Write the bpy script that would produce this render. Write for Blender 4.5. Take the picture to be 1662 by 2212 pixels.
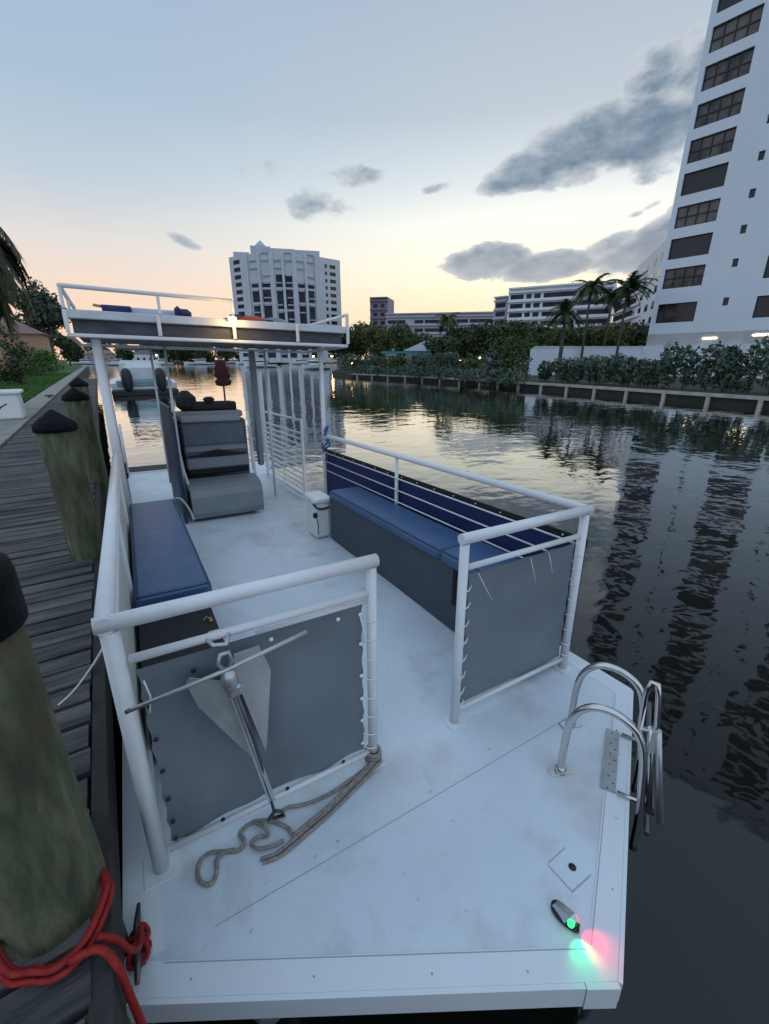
import bpy, math, random
import numpy as np
from mathutils import Matrix, Vector
R = math.radians
for o in list(bpy.data.objects): bpy.data.objects.remove(o)
S = bpy.context.scene
COL = S.collection
random.seed(7); RNG = np.random.default_rng(7)

# ------------------------------------------------------------------ camera
FPX, WPX = 920.0, 1662.0
CAM_H = 2.5
def frame(pitch, vpx):
    """forward/right/up of the camera in a frame whose +Y vanishes at pixel column vpx"""
    F = Vector((0, math.cos(pitch), -math.sin(pitch))); Rr = Vector((1, 0, 0)); U = Rr.cross(F)
    d = F*FPX + Rr*(vpx-WPX/2) + U*(math.tan(pitch)*FPX)
    a = math.atan2(d.x, d.y); M = Matrix.Rotation(a, 3, 'Z')
    return M@F, M@Rr, M@U
WF, WR, WU = frame(math.atan((1106-775)/FPX), 208)
BF, BR, BU = frame(math.atan((1106-817)/FPX), 262)      # the moored boat rides slightly bow-up
cam_d = bpy.data.cameras.new("camera"); cam = bpy.data.objects.new("camera", cam_d); COL.objects.link(cam)
cam_d.sensor_fit = 'HORIZONTAL'; cam_d.sensor_width = 36; cam_d.lens = 36*FPX/WPX
cam_d.clip_start = 0.05; cam_d.clip_end = 6000
mw = Matrix((WR, WU, -WF)).transposed()
cam.matrix_world = Matrix.Translation((0, 0, CAM_H)) @ mw.to_4x4()
S.camera = cam
A = Matrix((WR, WU, WF)).transposed(); Bm = Matrix((BR, BU, BF)).transposed()
BOAT = Matrix.Translation((0, 0, CAM_H)) @ (A @ Bm.transposed()).to_4x4() @ Matrix.Translation((0, 0, -1.75))

# ------------------------------------------------------------------ sky
def srgb(r, g, b):
    f = lambda c: (c/255/12.92) if c/255 <= .04045 else ((c/255+.055)/1.055)**2.4
    return (f(r), f(g), f(b), 1)
world = bpy.data.worlds.new("World"); S.world = world; world.use_nodes = True
nt = world.node_tree; nt.nodes.clear(); L = nt.links.new
def N(t, **k):
    n = nt.nodes.new(t)
    for a, b in k.items(): setattr(n, a, b)
    return n
def m(op, a, b=None, c=None, clamp=False):
    n = N('ShaderNodeMath', operation=op, use_clamp=clamp)
    for i, v in enumerate((a, b, c)):
        if v is None: continue
        if isinstance(v, (int, float)): n.inputs[i].default_value = v
        else: L(v, n.inputs[i])
    return n.outputs[0]
def ramp(fac, stops, interp='LINEAR'):
    n = N('ShaderNodeValToRGB'); n.color_ramp.interpolation = interp
    e = n.color_ramp.elements
    while len(e) > 1: e.remove(e[-1])
    e[0].position = stops[0][0]; e[0].color = stops[0][1]
    for p, c in stops[1:]:
        x = e.new(p); x.color = c
    L(fac, n.inputs[0]); return n.outputs[0]
def mix(f, a, b):
    n = N('ShaderNodeMix', data_type='RGBA')
    if isinstance(f, (int, float)): n.inputs[0].default_value = f
    else: L(f, n.inputs[0])
    for s, v in ((6, a), (7, b)):
        if isinstance(v, tuple): n.inputs[s].default_value = v
        else: L(v, n.inputs[s])
    return n.outputs[2]
tc = N('ShaderNodeTexCoord'); sep = N('ShaderNodeSeparateXYZ'); L(tc.outputs['Generated'], sep.inputs[0])
X, Y, Z = sep.outputs
EL = m('MULTIPLY', m('ARCSINE', Z), 57.29578)
AZ = m('MULTIPLY', m('ARCTAN2', X, Y), 57.29578)
elf = m('DIVIDE', EL, 90.0, clamp=True)
e = lambda d: d/90.0
left = ramp(elf, [(0, srgb(230, 190, 160)), (e(4), srgb(232, 200, 172)), (e(7.5), srgb(224, 203, 188)), (e(11), srgb(208, 203, 200)),
                  (e(16), srgb(176, 189, 200)), (e(23), srgb(155, 176, 195)), (e(32), srgb(146, 168, 192)), (e(50), srgb(168, 194, 220)), (1, srgb(176, 202, 230))])
right = ramp(elf, [(0, srgb(238, 208, 165)), (e(5), srgb(244, 222, 184)), (e(9), srgb(248, 238, 212)), (e(14), srgb(240, 240, 228)),
                   (e(18), srgb(206, 214, 218)), (e(23), srgb(178, 187, 197)), (e(32), srgb(160, 172, 189)), (e(50), srgb(172, 194, 222)), (1, srgb(176, 202, 232))])
azf = m('SUBTRACT', 1.0, m('DIVIDE', m('ABSOLUTE', m('SUBTRACT', AZ, 52)), 55, clamp=True))
azs = m('MULTIPLY', m('MULTIPLY', azf, azf), m('SUBTRACT', 3.0, m('MULTIPLY', azf, 2.0)))
sky = mix(azs, left, right)
# away from the sunset the low sky is plain blue-grey
away = m('DIVIDE', m('SUBTRACT', m('ABSOLUTE', m('SUBTRACT', AZ, 35)), 70), 60, clamp=True)
back = ramp(elf, [(0, srgb(186, 196, 216)), (e(12), srgb(190, 206, 230)), (e(35), srgb(184, 206, 234)), (1, srgb(176, 202, 232))])
sky = mix(away, sky, back)
# clouds: soft ellipses in (azimuth, elevation), their edges broken up by noise
no = N('ShaderNodeTexNoise'); no.inputs['Scale'].default_value = 12; no.inputs['Detail'].default_value = 10; no.inputs['Roughness'].default_value = .58
mp = N('ShaderNodeMapping'); mp.inputs['Scale'].default_value = (1, 1, 2.0); L(tc.outputs['Generated'], mp.inputs[0]); L(mp.outputs[0], no.inputs['Vector'])
no2 = N('ShaderNodeTexNoise'); no2.inputs['Scale'].default_value = 3.2; no2.inputs['Detail'].default_value = 3; L(mp.outputs[0], no2.inputs['Vector'])
nz = m('SUBTRACT', no.outputs[0], .5); nz2 = m('SUBTRACT', no2.outputs[0], .5)
BL = [  # az, el, half-length, half-height, tilt(deg), strength
    (48.0, 18.2, 4.6, 1.5, 8, 1.4), (53.2, 19.7, 5.6, 2.6, 10, 1.4), (59.5, 19.9, 5.5, 3.0, 2, 1.35), (59.0, 23.7, 2.9, 1.9, 0, 1.1), (63.5, 22.0, 5.0, 4.2, 20, .9),
    (44.0, 10.4, 5.6, 1.6, 2, 1.3), (51.0, 9.7, 6.5, 1.3, 3, 1.1), (59.5, 10.2, 4.6, 1.7, 12, 1.1), (57.0, 11.2, 2.5, 1.0, 20, 1.0), (63, 12.2, 4.5, 1.8, 25, .9), (59, 13.6, 2.0, .35, 20, .55),
    (24.6, 16.0, 2.6, 1.4, 0, .62), (27.0, 15.6, 2.2, 1.1, 0, .5), (28.9, 18.4, 2.8, 1.0, 0, .5), (27.6, 17.9, 1.5, .6, 0, .4), (19.0, 18.6, 2.2, .9, 0, .32), (10.4, 11.7, 1.6, .45, -20, .6), (38.8, 17.5, 1.5, .4, 10, .35), (67, 26.0, 3.5, 1.2, 15, .6),
    (-60, 22, 20, 5, 5, .7), (120, 18, 22, 5, -5, .8), (160, 35, 22, 6, 5, .7), (-120, 30, 22, 6, 3, .7)]
dens = None
for az, el, a, b, t, s in BL:
    du = m('SUBTRACT', AZ, float(az)); dv = m('SUBTRACT', EL, float(el)); c_, s_ = math.cos(R(t)), math.sin(R(t))
    p = m('DIVIDE', m('ADD', m('MULTIPLY', du, c_), m('MULTIPLY', dv, s_)), float(a)*1.12)
    q = m('DIVIDE', m('SUBTRACT', m('MULTIPLY', dv, c_), m('MULTIPLY', du, s_)), float(b)*1.15)
    d = m('MULTIPLY', m('SUBTRACT', 1.0, m('ADD', m('MULTIPLY', p, p), m('MULTIPLY', q, q))), float(s))
    dens = d if dens is None else m('MAXIMUM', dens, d)
dens = m('MAXIMUM', dens, -1.2)
dens = m('ADD', m('ADD', dens, m('MULTIPLY', nz, 2.9)), m('MULTIPLY', nz2, .6))
cl = N('ShaderNodeMapRange', interpolation_type='SMOOTHSTEP'); L(dens, cl.inputs[0]); cl.inputs[1].default_value = -.1; cl.inputs[2].default_value = .32
core = N('ShaderNodeMapRange', interpolation_type='SMOOTHSTEP'); L(dens, core.inputs[0]); core.inputs[1].default_value = 0; core.inputs[2].default_value = 1.0
cn_ = N('ShaderNodeTexNoise'); cn_.inputs['Scale'].default_value = 7; cn_.inputs['Detail'].default_value = 8; cn_.inputs['Roughness'].default_value = .65; L(mp.outputs[0], cn_.inputs['Vector'])
cv = N('ShaderNodeMapRange', interpolation_type='SMOOTHSTEP'); L(cn_.outputs[0], cv.inputs[0]); cv.inputs[1].default_value = .36; cv.inputs[2].default_value = .66
ccol = mix(core.outputs[0], srgb(184, 190, 196), mix(cv.outputs[0], srgb(92, 112, 133), srgb(146, 160, 174)))
low = m('SUBTRACT', 1.0, m('DIVIDE', m('SUBTRACT', EL, 8.0), 5.0, clamp=True))
ccol = mix(m('MULTIPLY', low, .55), ccol, srgb(176, 176, 178))
sky = mix(m('MULTIPLY', cl.outputs[0], .93), sky, ccol)
bg = N('ShaderNodeBackground'); L(sky, bg.inputs[0]); bg.inputs[1].default_value = 1.0
out = N('ShaderNodeOutputWorld'); L(bg.outputs[0], out.inputs[0])
world.cycles.sampling_method = 'MANUAL'; world.cycles.sample_map_resolution = 1024

# the sun has gone behind the buildings: only a weak, broad, warm glow from that side
sd = bpy.data.lights.new("sun", 'SUN'); sd.energy = .5; sd.angle = R(10); sd.color = (1, .82, .6)
sun = bpy.data.objects.new("sun", sd); COL.objects.link(sun)
sdir = Vector((math.sin(R(53))*math.cos(R(3)), math.cos(R(53))*math.cos(R(3)), math.sin(R(3))))
sun.rotation_euler = (-sdir).to_track_quat('-Z', 'Y').to_euler()
S.view_settings.view_transform = 'Standard'; S.view_settings.look = 'None'; S.view_settings.exposure = 0.32; S.view_settings.gamma = 1

# ------------------------------------------------------------------ materials
MATS = {}
def mat(name, col, rough=.6, metal=0, n=None, bump=None, col2=None, spec=.5, emit=None, n2=None, ior=None):
    """n=(scale, contrast[, zscale]) mottles between col and col2; bump=(scale, metres)"""
    if name in MATS: return MATS[name]
    mt = bpy.data.materials.new(name); mt.use_nodes = True; t = mt.node_tree; b = t.nodes['Principled BSDF']
    b.inputs['Base Color'].default_value = (*col, 1); b.inputs['Roughness'].default_value = rough; b.inputs['Metallic'].default_value = metal
    b.inputs['Specular IOR Level'].default_value = spec
    if ior: b.inputs['IOR'].default_value = ior
    co = t.nodes.new('ShaderNodeTexCoord')
    def noise(scale, zs=1, det=5):
        mp = t.nodes.new('ShaderNodeMapping'); mp.inputs['Scale'].default_value = zs if isinstance(zs, tuple) else (1, 1, zs); t.links.new(co.outputs['Object'], mp.inputs[0])
        x = t.nodes.new('ShaderNodeTexNoise'); x.inputs['Scale'].default_value = scale; x.inputs['Detail'].default_value = det; x.inputs['Roughness'].default_value = .6
        t.links.new(mp.outputs[0], x.inputs['Vector']); return x.outputs[0]
    if n:
        f = noise(n[0], n[2] if len(n) > 2 else 1)
        mr = t.nodes.new('ShaderNodeMapRange'); mr.inputs[1].default_value = .5-.5/n[1]*.5; mr.inputs[2].default_value = .5+.5/n[1]*.5; t.links.new(f, mr.inputs[0])
        mx = t.nodes.new('ShaderNodeMix'); mx.data_type = 'RGBA'; mx.inputs[6].default_value = (*col, 1); mx.inputs[7].default_value = (*(col2 or tuple(c*.7 for c in col)), 1)
        t.links.new(mr.outputs[0], mx.inputs[0]); t.links.new(mx.outputs[2], b.inputs['Base Color'])
        for sc_, lo, hi, c3, zs_ in (n2 or []):
            f = noise(sc_, zs_, 8); m2 = t.nodes.new('ShaderNodeMapRange'); m2.inputs[1].default_value = lo; m2.inputs[2].default_value = hi; t.links.new(f, m2.inputs[0])
            m3 = t.nodes.new('ShaderNodeMix'); m3.data_type = 'RGBA'; t.links.new(m2.outputs[0], m3.inputs[0]); t.links.new(mx.outputs[2], m3.inputs[6]); m3.inputs[7].default_value = (*c3, 1); t.links.new(m3.outputs[2], b.inputs['Base Color']); mx = m3
    if bump:
        f = noise(bump[0], bump[2] if len(bump) > 2 else 1)
        bp = t.nodes.new('ShaderNodeBump'); bp.inputs['Distance'].default_value = bump[1]; bp.inputs['Strength'].default_value = 1; t.links.new(f, bp.inputs['Height']); t.links.new(bp.outputs[0], b.inputs['Normal'])
    if emit:
        b.inputs['Emission Color'].default_value = (*emit[0], 1); b.inputs['Emission Strength'].default_value = emit[1]
    MATS[name] = mt; return mt
deckm = mat('deck_paint', (.66, .72, .76), .45, n=(1.6, 1.4), col2=(.57, .63, .67), bump=(160, .0008), n2=[(2.4, .54, .70, (.47, .50, .50), 1), (26, .65, .72, (.38, .39, .38), 1), (.9, .57, .68, (.53, .51, .51), 1), (5, .61, .70, (.56, .59, .59), (1, .35, 1))])
deckd = mat('deck_edge_paint', (.69, .73, .76), .4, n=(9, 1.4), col2=(.68, .71, .72))
white = mat('white_tube_paint', (.74, .75, .76), .32, n=(5, 1.0), col2=(.66, .67, .67), n2=[(30, .70, .74, (.42, .38, .33), 1)])
wpan = mat('white_panel', (.74, .74, .70), .5, n=(4, 1.2), col2=(.62, .62, .58))
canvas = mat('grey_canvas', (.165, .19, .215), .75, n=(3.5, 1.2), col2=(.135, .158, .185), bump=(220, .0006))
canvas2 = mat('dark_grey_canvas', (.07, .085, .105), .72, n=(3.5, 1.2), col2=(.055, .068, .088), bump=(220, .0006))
navy = mat('navy_canvas', (.010, .022, .115), .65, n=(4, 1.2), col2=(.006, .014, .075))
blue = mat('blue_vinyl', (.040, .095, .20), .42, n=(4, 1.3), col2=(.055, .12, .23), bump=(7, .010))
blued = mat('dark_blue_panel', (.02, .045, .09), .5, n=(5, 1.2))
greyv = mat('grey_vinyl', (.25, .275, .30), .45, n=(5, 1.1), col2=(.20, .225, .25), bump=(14, .004))
greyd = mat('slate_vinyl', (.115, .145, .19), .5, n=(5, 1.2))
black = mat('black_plastic', (.012, .013, .015), .5)
blackc = mat('black_canvas', (.008, .009, .012), .75)
steel = mat('stainless_steel', (.62, .61, .60), .16, 1, bump=(40, .0004))
galv = mat('galvanised_steel', (.56, .57, .57), .42, .85, n=(22, 1.3), col2=(.42, .43, .43))
galvp = mat('dull_galvanised_plate', (.42, .43, .42), .55, .25, n=(9, 1.3), col2=(.29, .30, .30))
darksteel = mat('dark_steel', (.12, .12, .12), .4, .8)
alu = mat('aluminium', (.42, .43, .44), .4, .8, n=(12, 1.3), col2=(.3, .31, .32))
ropeb = mat('weathered_rope', (.36, .33, .28), .9, n=(60, 1.3), col2=(.17, .15, .13), bump=(120, .004))
roper = mat('red_rope', (.38, .014, .010), .75, n=(40, 1.4), col2=(.20, .006, .006), bump=(90, .005))
bluero = mat('blue_rope', (.03, .16, .33), .8, n=(60, 1.2))
seamm = mat('seam_dirt', (.33, .37, .40), .8)
stain = mat('brown_scuff', (.52, .46, .46), .6)
wood_g = mat('weathered_piling', (.145, .155, .08), .9, n=(13, 1.9, .26), col2=(.035, .055, .030), bump=(55, .016, .2), n2=[(3.2, .50, .62, (.085, .065, .035), .45), (8, .60, .68, (.22, .20, .12), .2)])
wood_t = mat('tan_piling_streak', (.26, .22, .12), .9, n=(6, 1.6, .2), col2=(.09, .1, .05), bump=(26, .02, .12))
plank = mat('grey_dock_planks', (.135, .125, .115), .8, n=(4.2, 2.4, (.25, 2.2, .1)), col2=(.028, .03, .034), bump=(18, .012, (.3, 4, 1)))
planke = mat('dark_dock_timber', (.042, .038, .035), .9, n=(8, 1.5, .3), col2=(.02, .019, .018), bump=(20, .01))
conc = mat('walkway_concrete', (.33, .31, .27), .85, n=(2.2, 1.4), col2=(.22, .21, .19), bump=(30, .004))
concs = mat('seawall_concrete', (.44, .42, .38), .9, n=(1.6, 1.6), col2=(.28, .26, .23))
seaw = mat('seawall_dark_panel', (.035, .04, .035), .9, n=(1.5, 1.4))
grassm = mat('lawn_ground', (.06, .13, .02), .95, n=(1.4, 1.3), col2=(.025, .05, .012))
bladem = mat('grass_blades', (.08, .20, .025), .8, n=(3, 1.3), col2=(.03, .08, .012))
soil = mat('soil', (.05, .048, .035), .95, n=(.6, 1.3))
def leafmat(nm, c, c2): return mat(nm, c, .6, n=(.9, 1.6), col2=c2, spec=.3)
leafA = leafmat('dark_leaves', (.030, .052, .018), (.06, .085, .025))
leafB = leafmat('olive_leaves', (.075, .105, .025), (.04, .065, .018))
leafC = leafmat('bluegreen_leaves', (.045, .078, .052), (.09, .125, .085))
leafE = leafmat('yellow_green_leaves', (.12, .13, .03), (.055, .075, .02))
leafD = leafmat('bright_leaves', (.05, .15, .02), (.02, .07, .012))
palmf = leafmat('palm_fronds', (.035, .04, .018), (.06, .062, .03))
barkm = mat('bark', (.11, .095, .075), .9, n=(6, 1.4, .3), col2=(.05, .045, .035))
towerw = mat('tower_render', (.70, .76, .82), .8, n=(.25, 1.0), col2=(.64, .70, .76))
towerg = mat('podium_render', (.52, .52, .51), .85, n=(.5, 1.2))
bwhite = mat('pale_condo_render', (.80, .82, .84), .85, n=(.2, 1.0), col2=(.68, .70, .73))
bgrey = mat('grey_condo_render', (.48, .49, .53), .85, n=(.2, 1.0), col2=(.40, .41, .45))
bbeige = mat('beige_condo_render', (.42, .36, .33), .85, n=(.2, 1.0))
glassd = mat('dark_window_glass', (.018, .019, .022), .12, spec=.4)
glassb = mat('curtained_window_glass', (.16, .14, .135), .35, n=(1.1, 1.6), col2=(.09, .075, .07), spec=.4)
glassb2 = mat('beige_curtain_glass', (.24, .20, .17), .35, n=(1.3, 2.2), col2=(.10, .08, .075), spec=.4)
glassb3 = mat('half_dark_glass', (.12, .10, .10), .25, n=(.7, 2.6), col2=(.03, .03, .032), spec=.4)
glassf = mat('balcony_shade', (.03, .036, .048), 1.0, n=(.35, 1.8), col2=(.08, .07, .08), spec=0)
bronze = mat('bronze_frame', (.028, .022, .018), .5, .3)
housew = mat('peach_house_wall', (.52, .30, .19), .85, n=(1, 1.3), col2=(.36, .20, .13))
rooft = mat('roof_tiles', (.30, .19, .15), .85, n=(3, 1.4), col2=(.19, .13, .11), bump=(12, .05))
whitep = mat('white_plastic', (.78, .78, .76), .4)
gel = mat('boat_gelcoat', (.66, .69, .70), .3, n=(1.5, 1.1), col2=(.55, .58, .60))
teal = mat('teal_boat_paint', (.16, .30, .33), .4)
engine = mat('outboard_cowl', (.016, .022, .028), .5)
orange = mat('orange_kayak_plastic', (.42, .05, .014), .4)
redf = mat('dark_red_cloth', (.07, .008, .012), .8, n=(8, 1.4))
lampw = mat('lit_lamp', (1, .8, .5), .5, emit=((1, .66, .28), 12))
lampf = mat('far_lamp', (1, .8, .5), .5, emit=((1, .62, .25), 14))
lampo = mat('far_orange_lamp', (1, .6, .2), .5, emit=((1, .42, .07), 60))
ceill = mat('lit_garage_light', (1, .9, .7), .5, emit=((1, .80, .45), 4))
grn = mat('green_lens', (.02, .5, .1), .2, emit=((.02, 1, .12), 3.0))
redl = mat('red_lens', (.5, .02, .02), .2, emit=((1, .03, .02), 3.0))

# ------------------------------------------------------------------ mesh helpers
class MB:
    def __init__(s): s.v = []; s.f = []; s.sm = []
    def add(s, v, f, smooth=False):
        k = len(s.v); s.v += [tuple(p) for p in v]; s.f += [tuple(i+k for i in q) for q in f]; s.sm += [smooth]*len(f); return s
    def box(s, c, d, rot=0, bev=0, M=None):
        x, y, z = [h/2 for h in d]; b = min(bev, x*.9, y*.9, z*.9)
        if b <= 0:
            V = [(i*x, j*y, k*z) for i in (-1, 1) for j in (-1, 1) for k in (-1, 1)]
            F = [(0, 1, 3, 2), (4, 6, 7, 5), (0, 4, 5, 1), (2, 3, 7, 6), (0, 2, 6, 4), (1, 5, 7, 3)]
        else:
            V = []; rings = [(-z, b), (-z+b, 0), (z-b, 0), (z, b)]
            for zz, i in rings:
                X_, Y_ = x-i, y-i
                V += [(-X_+ (b if i == 0 else 0), -Y_, zz), (X_-(b if i == 0 else 0), -Y_, zz), (X_, -Y_+(b if i == 0 else 0), zz), (X_, Y_-(b if i == 0 else 0), zz),
                      (X_-(b if i == 0 else 0), Y_, zz), (-X_+(b if i == 0 else 0), Y_, zz), (-X_, Y_-(b if i == 0 else 0), zz), (-X_, -Y_+(b if i == 0 else 0), zz)]
            F = []
            for r in range(3):
                for i in range(8): F.append((r*8+i, r*8+(i+1) % 8, r*8+8+(i+1) % 8, r*8+8+i))
            F += [tuple(range(7, -1, -1)), tuple(range(24, 32))]
        Mr = M if M is not None else Matrix.Rotation(rot, 3, 'Z'); c = Vector(c)
        return s.add([Mr@Vector(p)+c for p in V], F)
    def tube(s, pts, r, n=8, cap=True, closed=False):
        P = [Vector(p) for p in pts]; m_ = len(P); V = []; F = []
        rr = r if isinstance(r, (list, tuple)) else [r]*m_
        up = None
        for i in range(m_):
            a = P[i-1] if i > 0 else (P[-1] if closed else P[0]); b = P[(i+1) % m_] if (i < m_-1 or closed) else P[i]
            t = (b-a).normalized() if (b-a).length > 1e-9 else Vector((0, 0, 1))
            if up is None: up = Vector((0, 0, 1)) if abs(t.z) < .9 else Vector((1, 0, 0))
            x = t.cross(up)
            if x.length < 1e-4: x = t.cross(Vector((0, 1, 0)))
            x.normalize(); y = x.cross(t).normalized(); up = y
            for k in range(n):
                an = 2*math.pi*k/n; V.append(P[i]+(x*math.cos(an)+y*math.sin(an))*rr[i])
        for i in range(m_-1+(1 if closed else 0)):
            for k in range(n):
                a = i*n+k; b = i*n+(k+1) % n; j = ((i+1) % m_)*n; F.append((a, b, j+(k+1) % n, j+k))
        s.add(V, F, True)
        if cap and not closed:
            k0 = len(s.v)-m_*n; s.f += [tuple(k0+i for i in range(n-1, -1, -1)), tuple(k0+(m_-1)*n+i for i in range(n))]; s.sm += [False]*2
        return s
    def lathe(s, c, prof, n=24, M=None, jitter=0):
        V = []; F = []; c = Vector(c)
        for j, (r, z) in enumerate(prof):
            for k in range(n):
                a = 2*math.pi*k/n; q = r*(1+jitter*math.sin(3*a+j*.7)*.5+jitter*math.sin(7*a+1)*.5)
                p = Vector((q*math.cos(a), q*math.sin(a), z)); V.append((M@p if M is not None else p)+c)
        for j in range(len(prof)-1):
            for k in range(n): F.append((j*n+k, j*n+(k+1) % n, (j+1)*n+(k+1) % n, (j+1)*n+k))
        F += [tuple(range(n-1, -1, -1)), tuple((len(prof)-1)*n+k for k in range(n))]
        return s.add(V, F, True)
    def prism(s, poly, z0, z1):
        n = len(poly); V = [(x, y, z0) for x, y in poly]+[(x, y, z1) for x, y in poly]
        return s.add(V, [tuple(range(n-1, -1, -1)), tuple(range(n, 2*n))]+[(i, (i+1) % n, n+(i+1) % n, n+i) for i in range(n)])
    def prism_axis(s, prof, x0, x1):
        """profile in (y, z) extruded along x"""
        n = len(prof); V = [(x0, y, z) for y, z in prof]+[(x1, y, z) for y, z in prof]
        return s.add(V, [tuple(range(n)), tuple(range(2*n-1, n-1, -1))]+[(i, n+i, n+(i+1) % n, (i+1) % n) for i in range(n)])
    def grid(s, fn, nu, nv, smooth=True):
        V = [fn(i/nu, j/nv) for j in range(nv+1) for i in range(nu+1)]
        return s.add(V, [(j*(nu+1)+i, j*(nu+1)+i+1, (j+1)*(nu+1)+i+1, (j+1)*(nu+1)+i) for j in range(nv) for i in range(nu)], smooth)
    def build(s, name, mt, parent=None, off=(0, 0, 0)):
        me = bpy.data.meshes.new(name); ox, oy, oz = off
        me.from_pydata([(x-ox, y-oy, z-oz) for x, y, z in s.v], [], s.f); me.materials.append(mt)
        me.polygons.foreach_set('use_smooth', s.sm); me.update()
        o = bpy.data.objects.new(name, me); COL.objects.link(o)
        if parent is not None: o.parent = parent
        return o
def tag(o, label, cat, group=None, kind=None):
    o['label'] = label; o['category'] = cat
    if group: o['group'] = group
    if kind: o['kind'] = kind
    return o
class Thing:
    """an Empty at base (in frame M) with parts whose vertices are given in that frame"""
    def __init__(s, name, base, label, cat, M=Matrix.Identity(4), group=None):
        s.base = base; o = bpy.data.objects.new(name, None); COL.objects.link(o); o.empty_display_size = .2
        o.matrix_world = M @ Matrix.Translation(base); tag(o, label, cat, group); s.o = o
    def part(s, name, mb, mt, parent=None, label=None):
        o = mb.build(name, mt, parent or s.o, s.base)
        if label: o['label'] = label
        return o
def single(name, mb, mt, base, label, cat, M=Matrix.Identity(4), group=None):
    o = mb.build(name, mt, None, base); o.matrix_world = M @ Matrix.Translation(base); return tag(o, label, cat, group)
def structure(name, mb, mt, kind='structure'):
    o = mb.build(name, mt); o['kind'] = kind; return o
def copy_tree(o, parent=None):
    c = o.copy(); COL.objects.link(c)
    if parent is not None: c.parent = parent
    for ch in list(o.children): copy_tree(ch, c)
    return c
def smooth_path(pts, k=6):
    P = [Vector(p) for p in pts]; out = []
    for i in range(len(P)-1):
        p0 = P[max(i-1, 0)]; p1 = P[i]; p2 = P[i+1]; p3 = P[min(i+2, len(P)-1)]
        for j in range(k):
            t = j/k; out.append(.5*((2*p1)+(p2-p0)*t+(2*p0-5*p1+4*p2-p3)*t*t+(-p0+3*p1-3*p2+p3)*t**3))
    out.append(P[-1]); return out

# ------------------------------------------------------------------ water, land
def water_material():
    mt = bpy.data.materials.new('canal_water'); mt.use_nodes = True; t = mt.node_tree; b = t.nodes['Principled BSDF']
    b.inputs['Base Color'].default_value = (.006, .012, .013, 1); b.inputs['Roughness'].default_value = .035; b.inputs['IOR'].default_value = 1.8
    co = t.nodes.new('ShaderNodeTexCoord'); last = None
    for sc, dist, st in ((.25, .022, (1, 1.25, 1)), (.9, .013, (1, 1.4, 1)), (2.4, .0042, (1, 1.3, 1)), (6.5, .0006, (1, 1, 1))):
        mp = t.nodes.new('ShaderNodeMapping'); mp.inputs['Scale'].default_value = st; mp.inputs['Rotation'].default_value = (0, 0, R(25+sc*9)); t.links.new(co.outputs['Object'], mp.inputs[0])
        x = t.nodes.new('ShaderNodeTexNoise'); x.inputs['Scale'].default_value = sc; x.inputs['Detail'].default_value = 2; x.inputs['Distortion'].default_value = .4
        t.links.new(mp.outputs[0], x.inputs['Vector'])
        bp = t.nodes.new('ShaderNodeBump'); bp.inputs['Distance'].default_value = dist; t.links.new(x.outputs[0], bp.inputs['Height'])
        if last: t.links.new(last, bp.inputs['Normal'])
        last = bp.outputs[0]
    b.inputs['Base Color'].default_value = (.007, .0075, .0055, 1); b.inputs['Specular IOR Level'].default_value = 0; b.inputs['Roughness'].default_value = 1
    fr = t.nodes.new('ShaderNodeFresnel'); fr.inputs['IOR'].default_value = 1.333; t.links.new(last, fr.inputs['Normal'])
    mu = t.nodes.new('ShaderNodeMath'); mu.operation = 'MULTIPLY'; mu.use_clamp = True; mu.inputs[1].default_value = 1.9; t.links.new(fr.outputs[0], mu.inputs[0])
    gl = t.nodes.new('ShaderNodeBsdfGlossy'); gl.inputs['Roughness'].default_value = .03; gl.inputs['Color'].default_value = (.97, .98, .96, 1); t.links.new(last, gl.inputs['Normal'])
    ms = t.nodes.new('ShaderNodeMixShader'); t.links.new(mu.outputs[0], ms.inputs[0]); t.links.new(b.outputs[0], ms.inputs[1]); t.links.new(gl.outputs[0], ms.inputs[2])
    t.links.new(ms.outputs[0], t.nodes['Material Output'].inputs['Surface'])
    t.links.new(last, b.inputs['Normal']); return mt
wm = water_material()
structure('water', MB().add([(-1500, -600, 0), (2500, -600, 0), (2500, 2500, 0), (-1500, 2500, 0)], [(0, 1, 2, 3)]), wm)
structure('canal_bed', MB().add([(-3000, -1500, -3), (4000, -1500, -3), (4000, 4000, -3), (-3000, 4000, -3)], [(0, 1, 2, 3)]), soil)
# right bank, far bank, left bank: raised sheets
RB = [(31.2, -66), (30.0, 8.6), (30.6, 15.1), (31.4, 21.6), (32.2, 34.6), (31.9, 43.2), (30.0, 55.1), (32, 66), (58, 110), (96, 170), (150, 205), (400, 230), (400, -60)]
structure('right_bank_ground', MB().prism(RB, -2, .64), soil)
structure('far_bank_ground', MB().prism([(-90, 262), (10, 268), (130, 250), (500, 262), (1500, 300), (1500, 900), (-700, 900), (-700, 262)], -2, .8), soil)
structure('lawn', MB().prism([(-60, -20), (-6, -20), (-6, 14.9), (-2.62, 15.6), (-2.7, 120), (-14, 262), (-700, 262), (-700, -20)], -2, 1.0), grassm)
structure('walkway', MB().prism([(-6, -20), (-1.68, -20), (-1.75, 20), (-1.95, 120), (-2.6, 120), (-2.45, 30), (-2.35, 15.4), (-6, 14.8)], -2, 1.046), conc)
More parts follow.
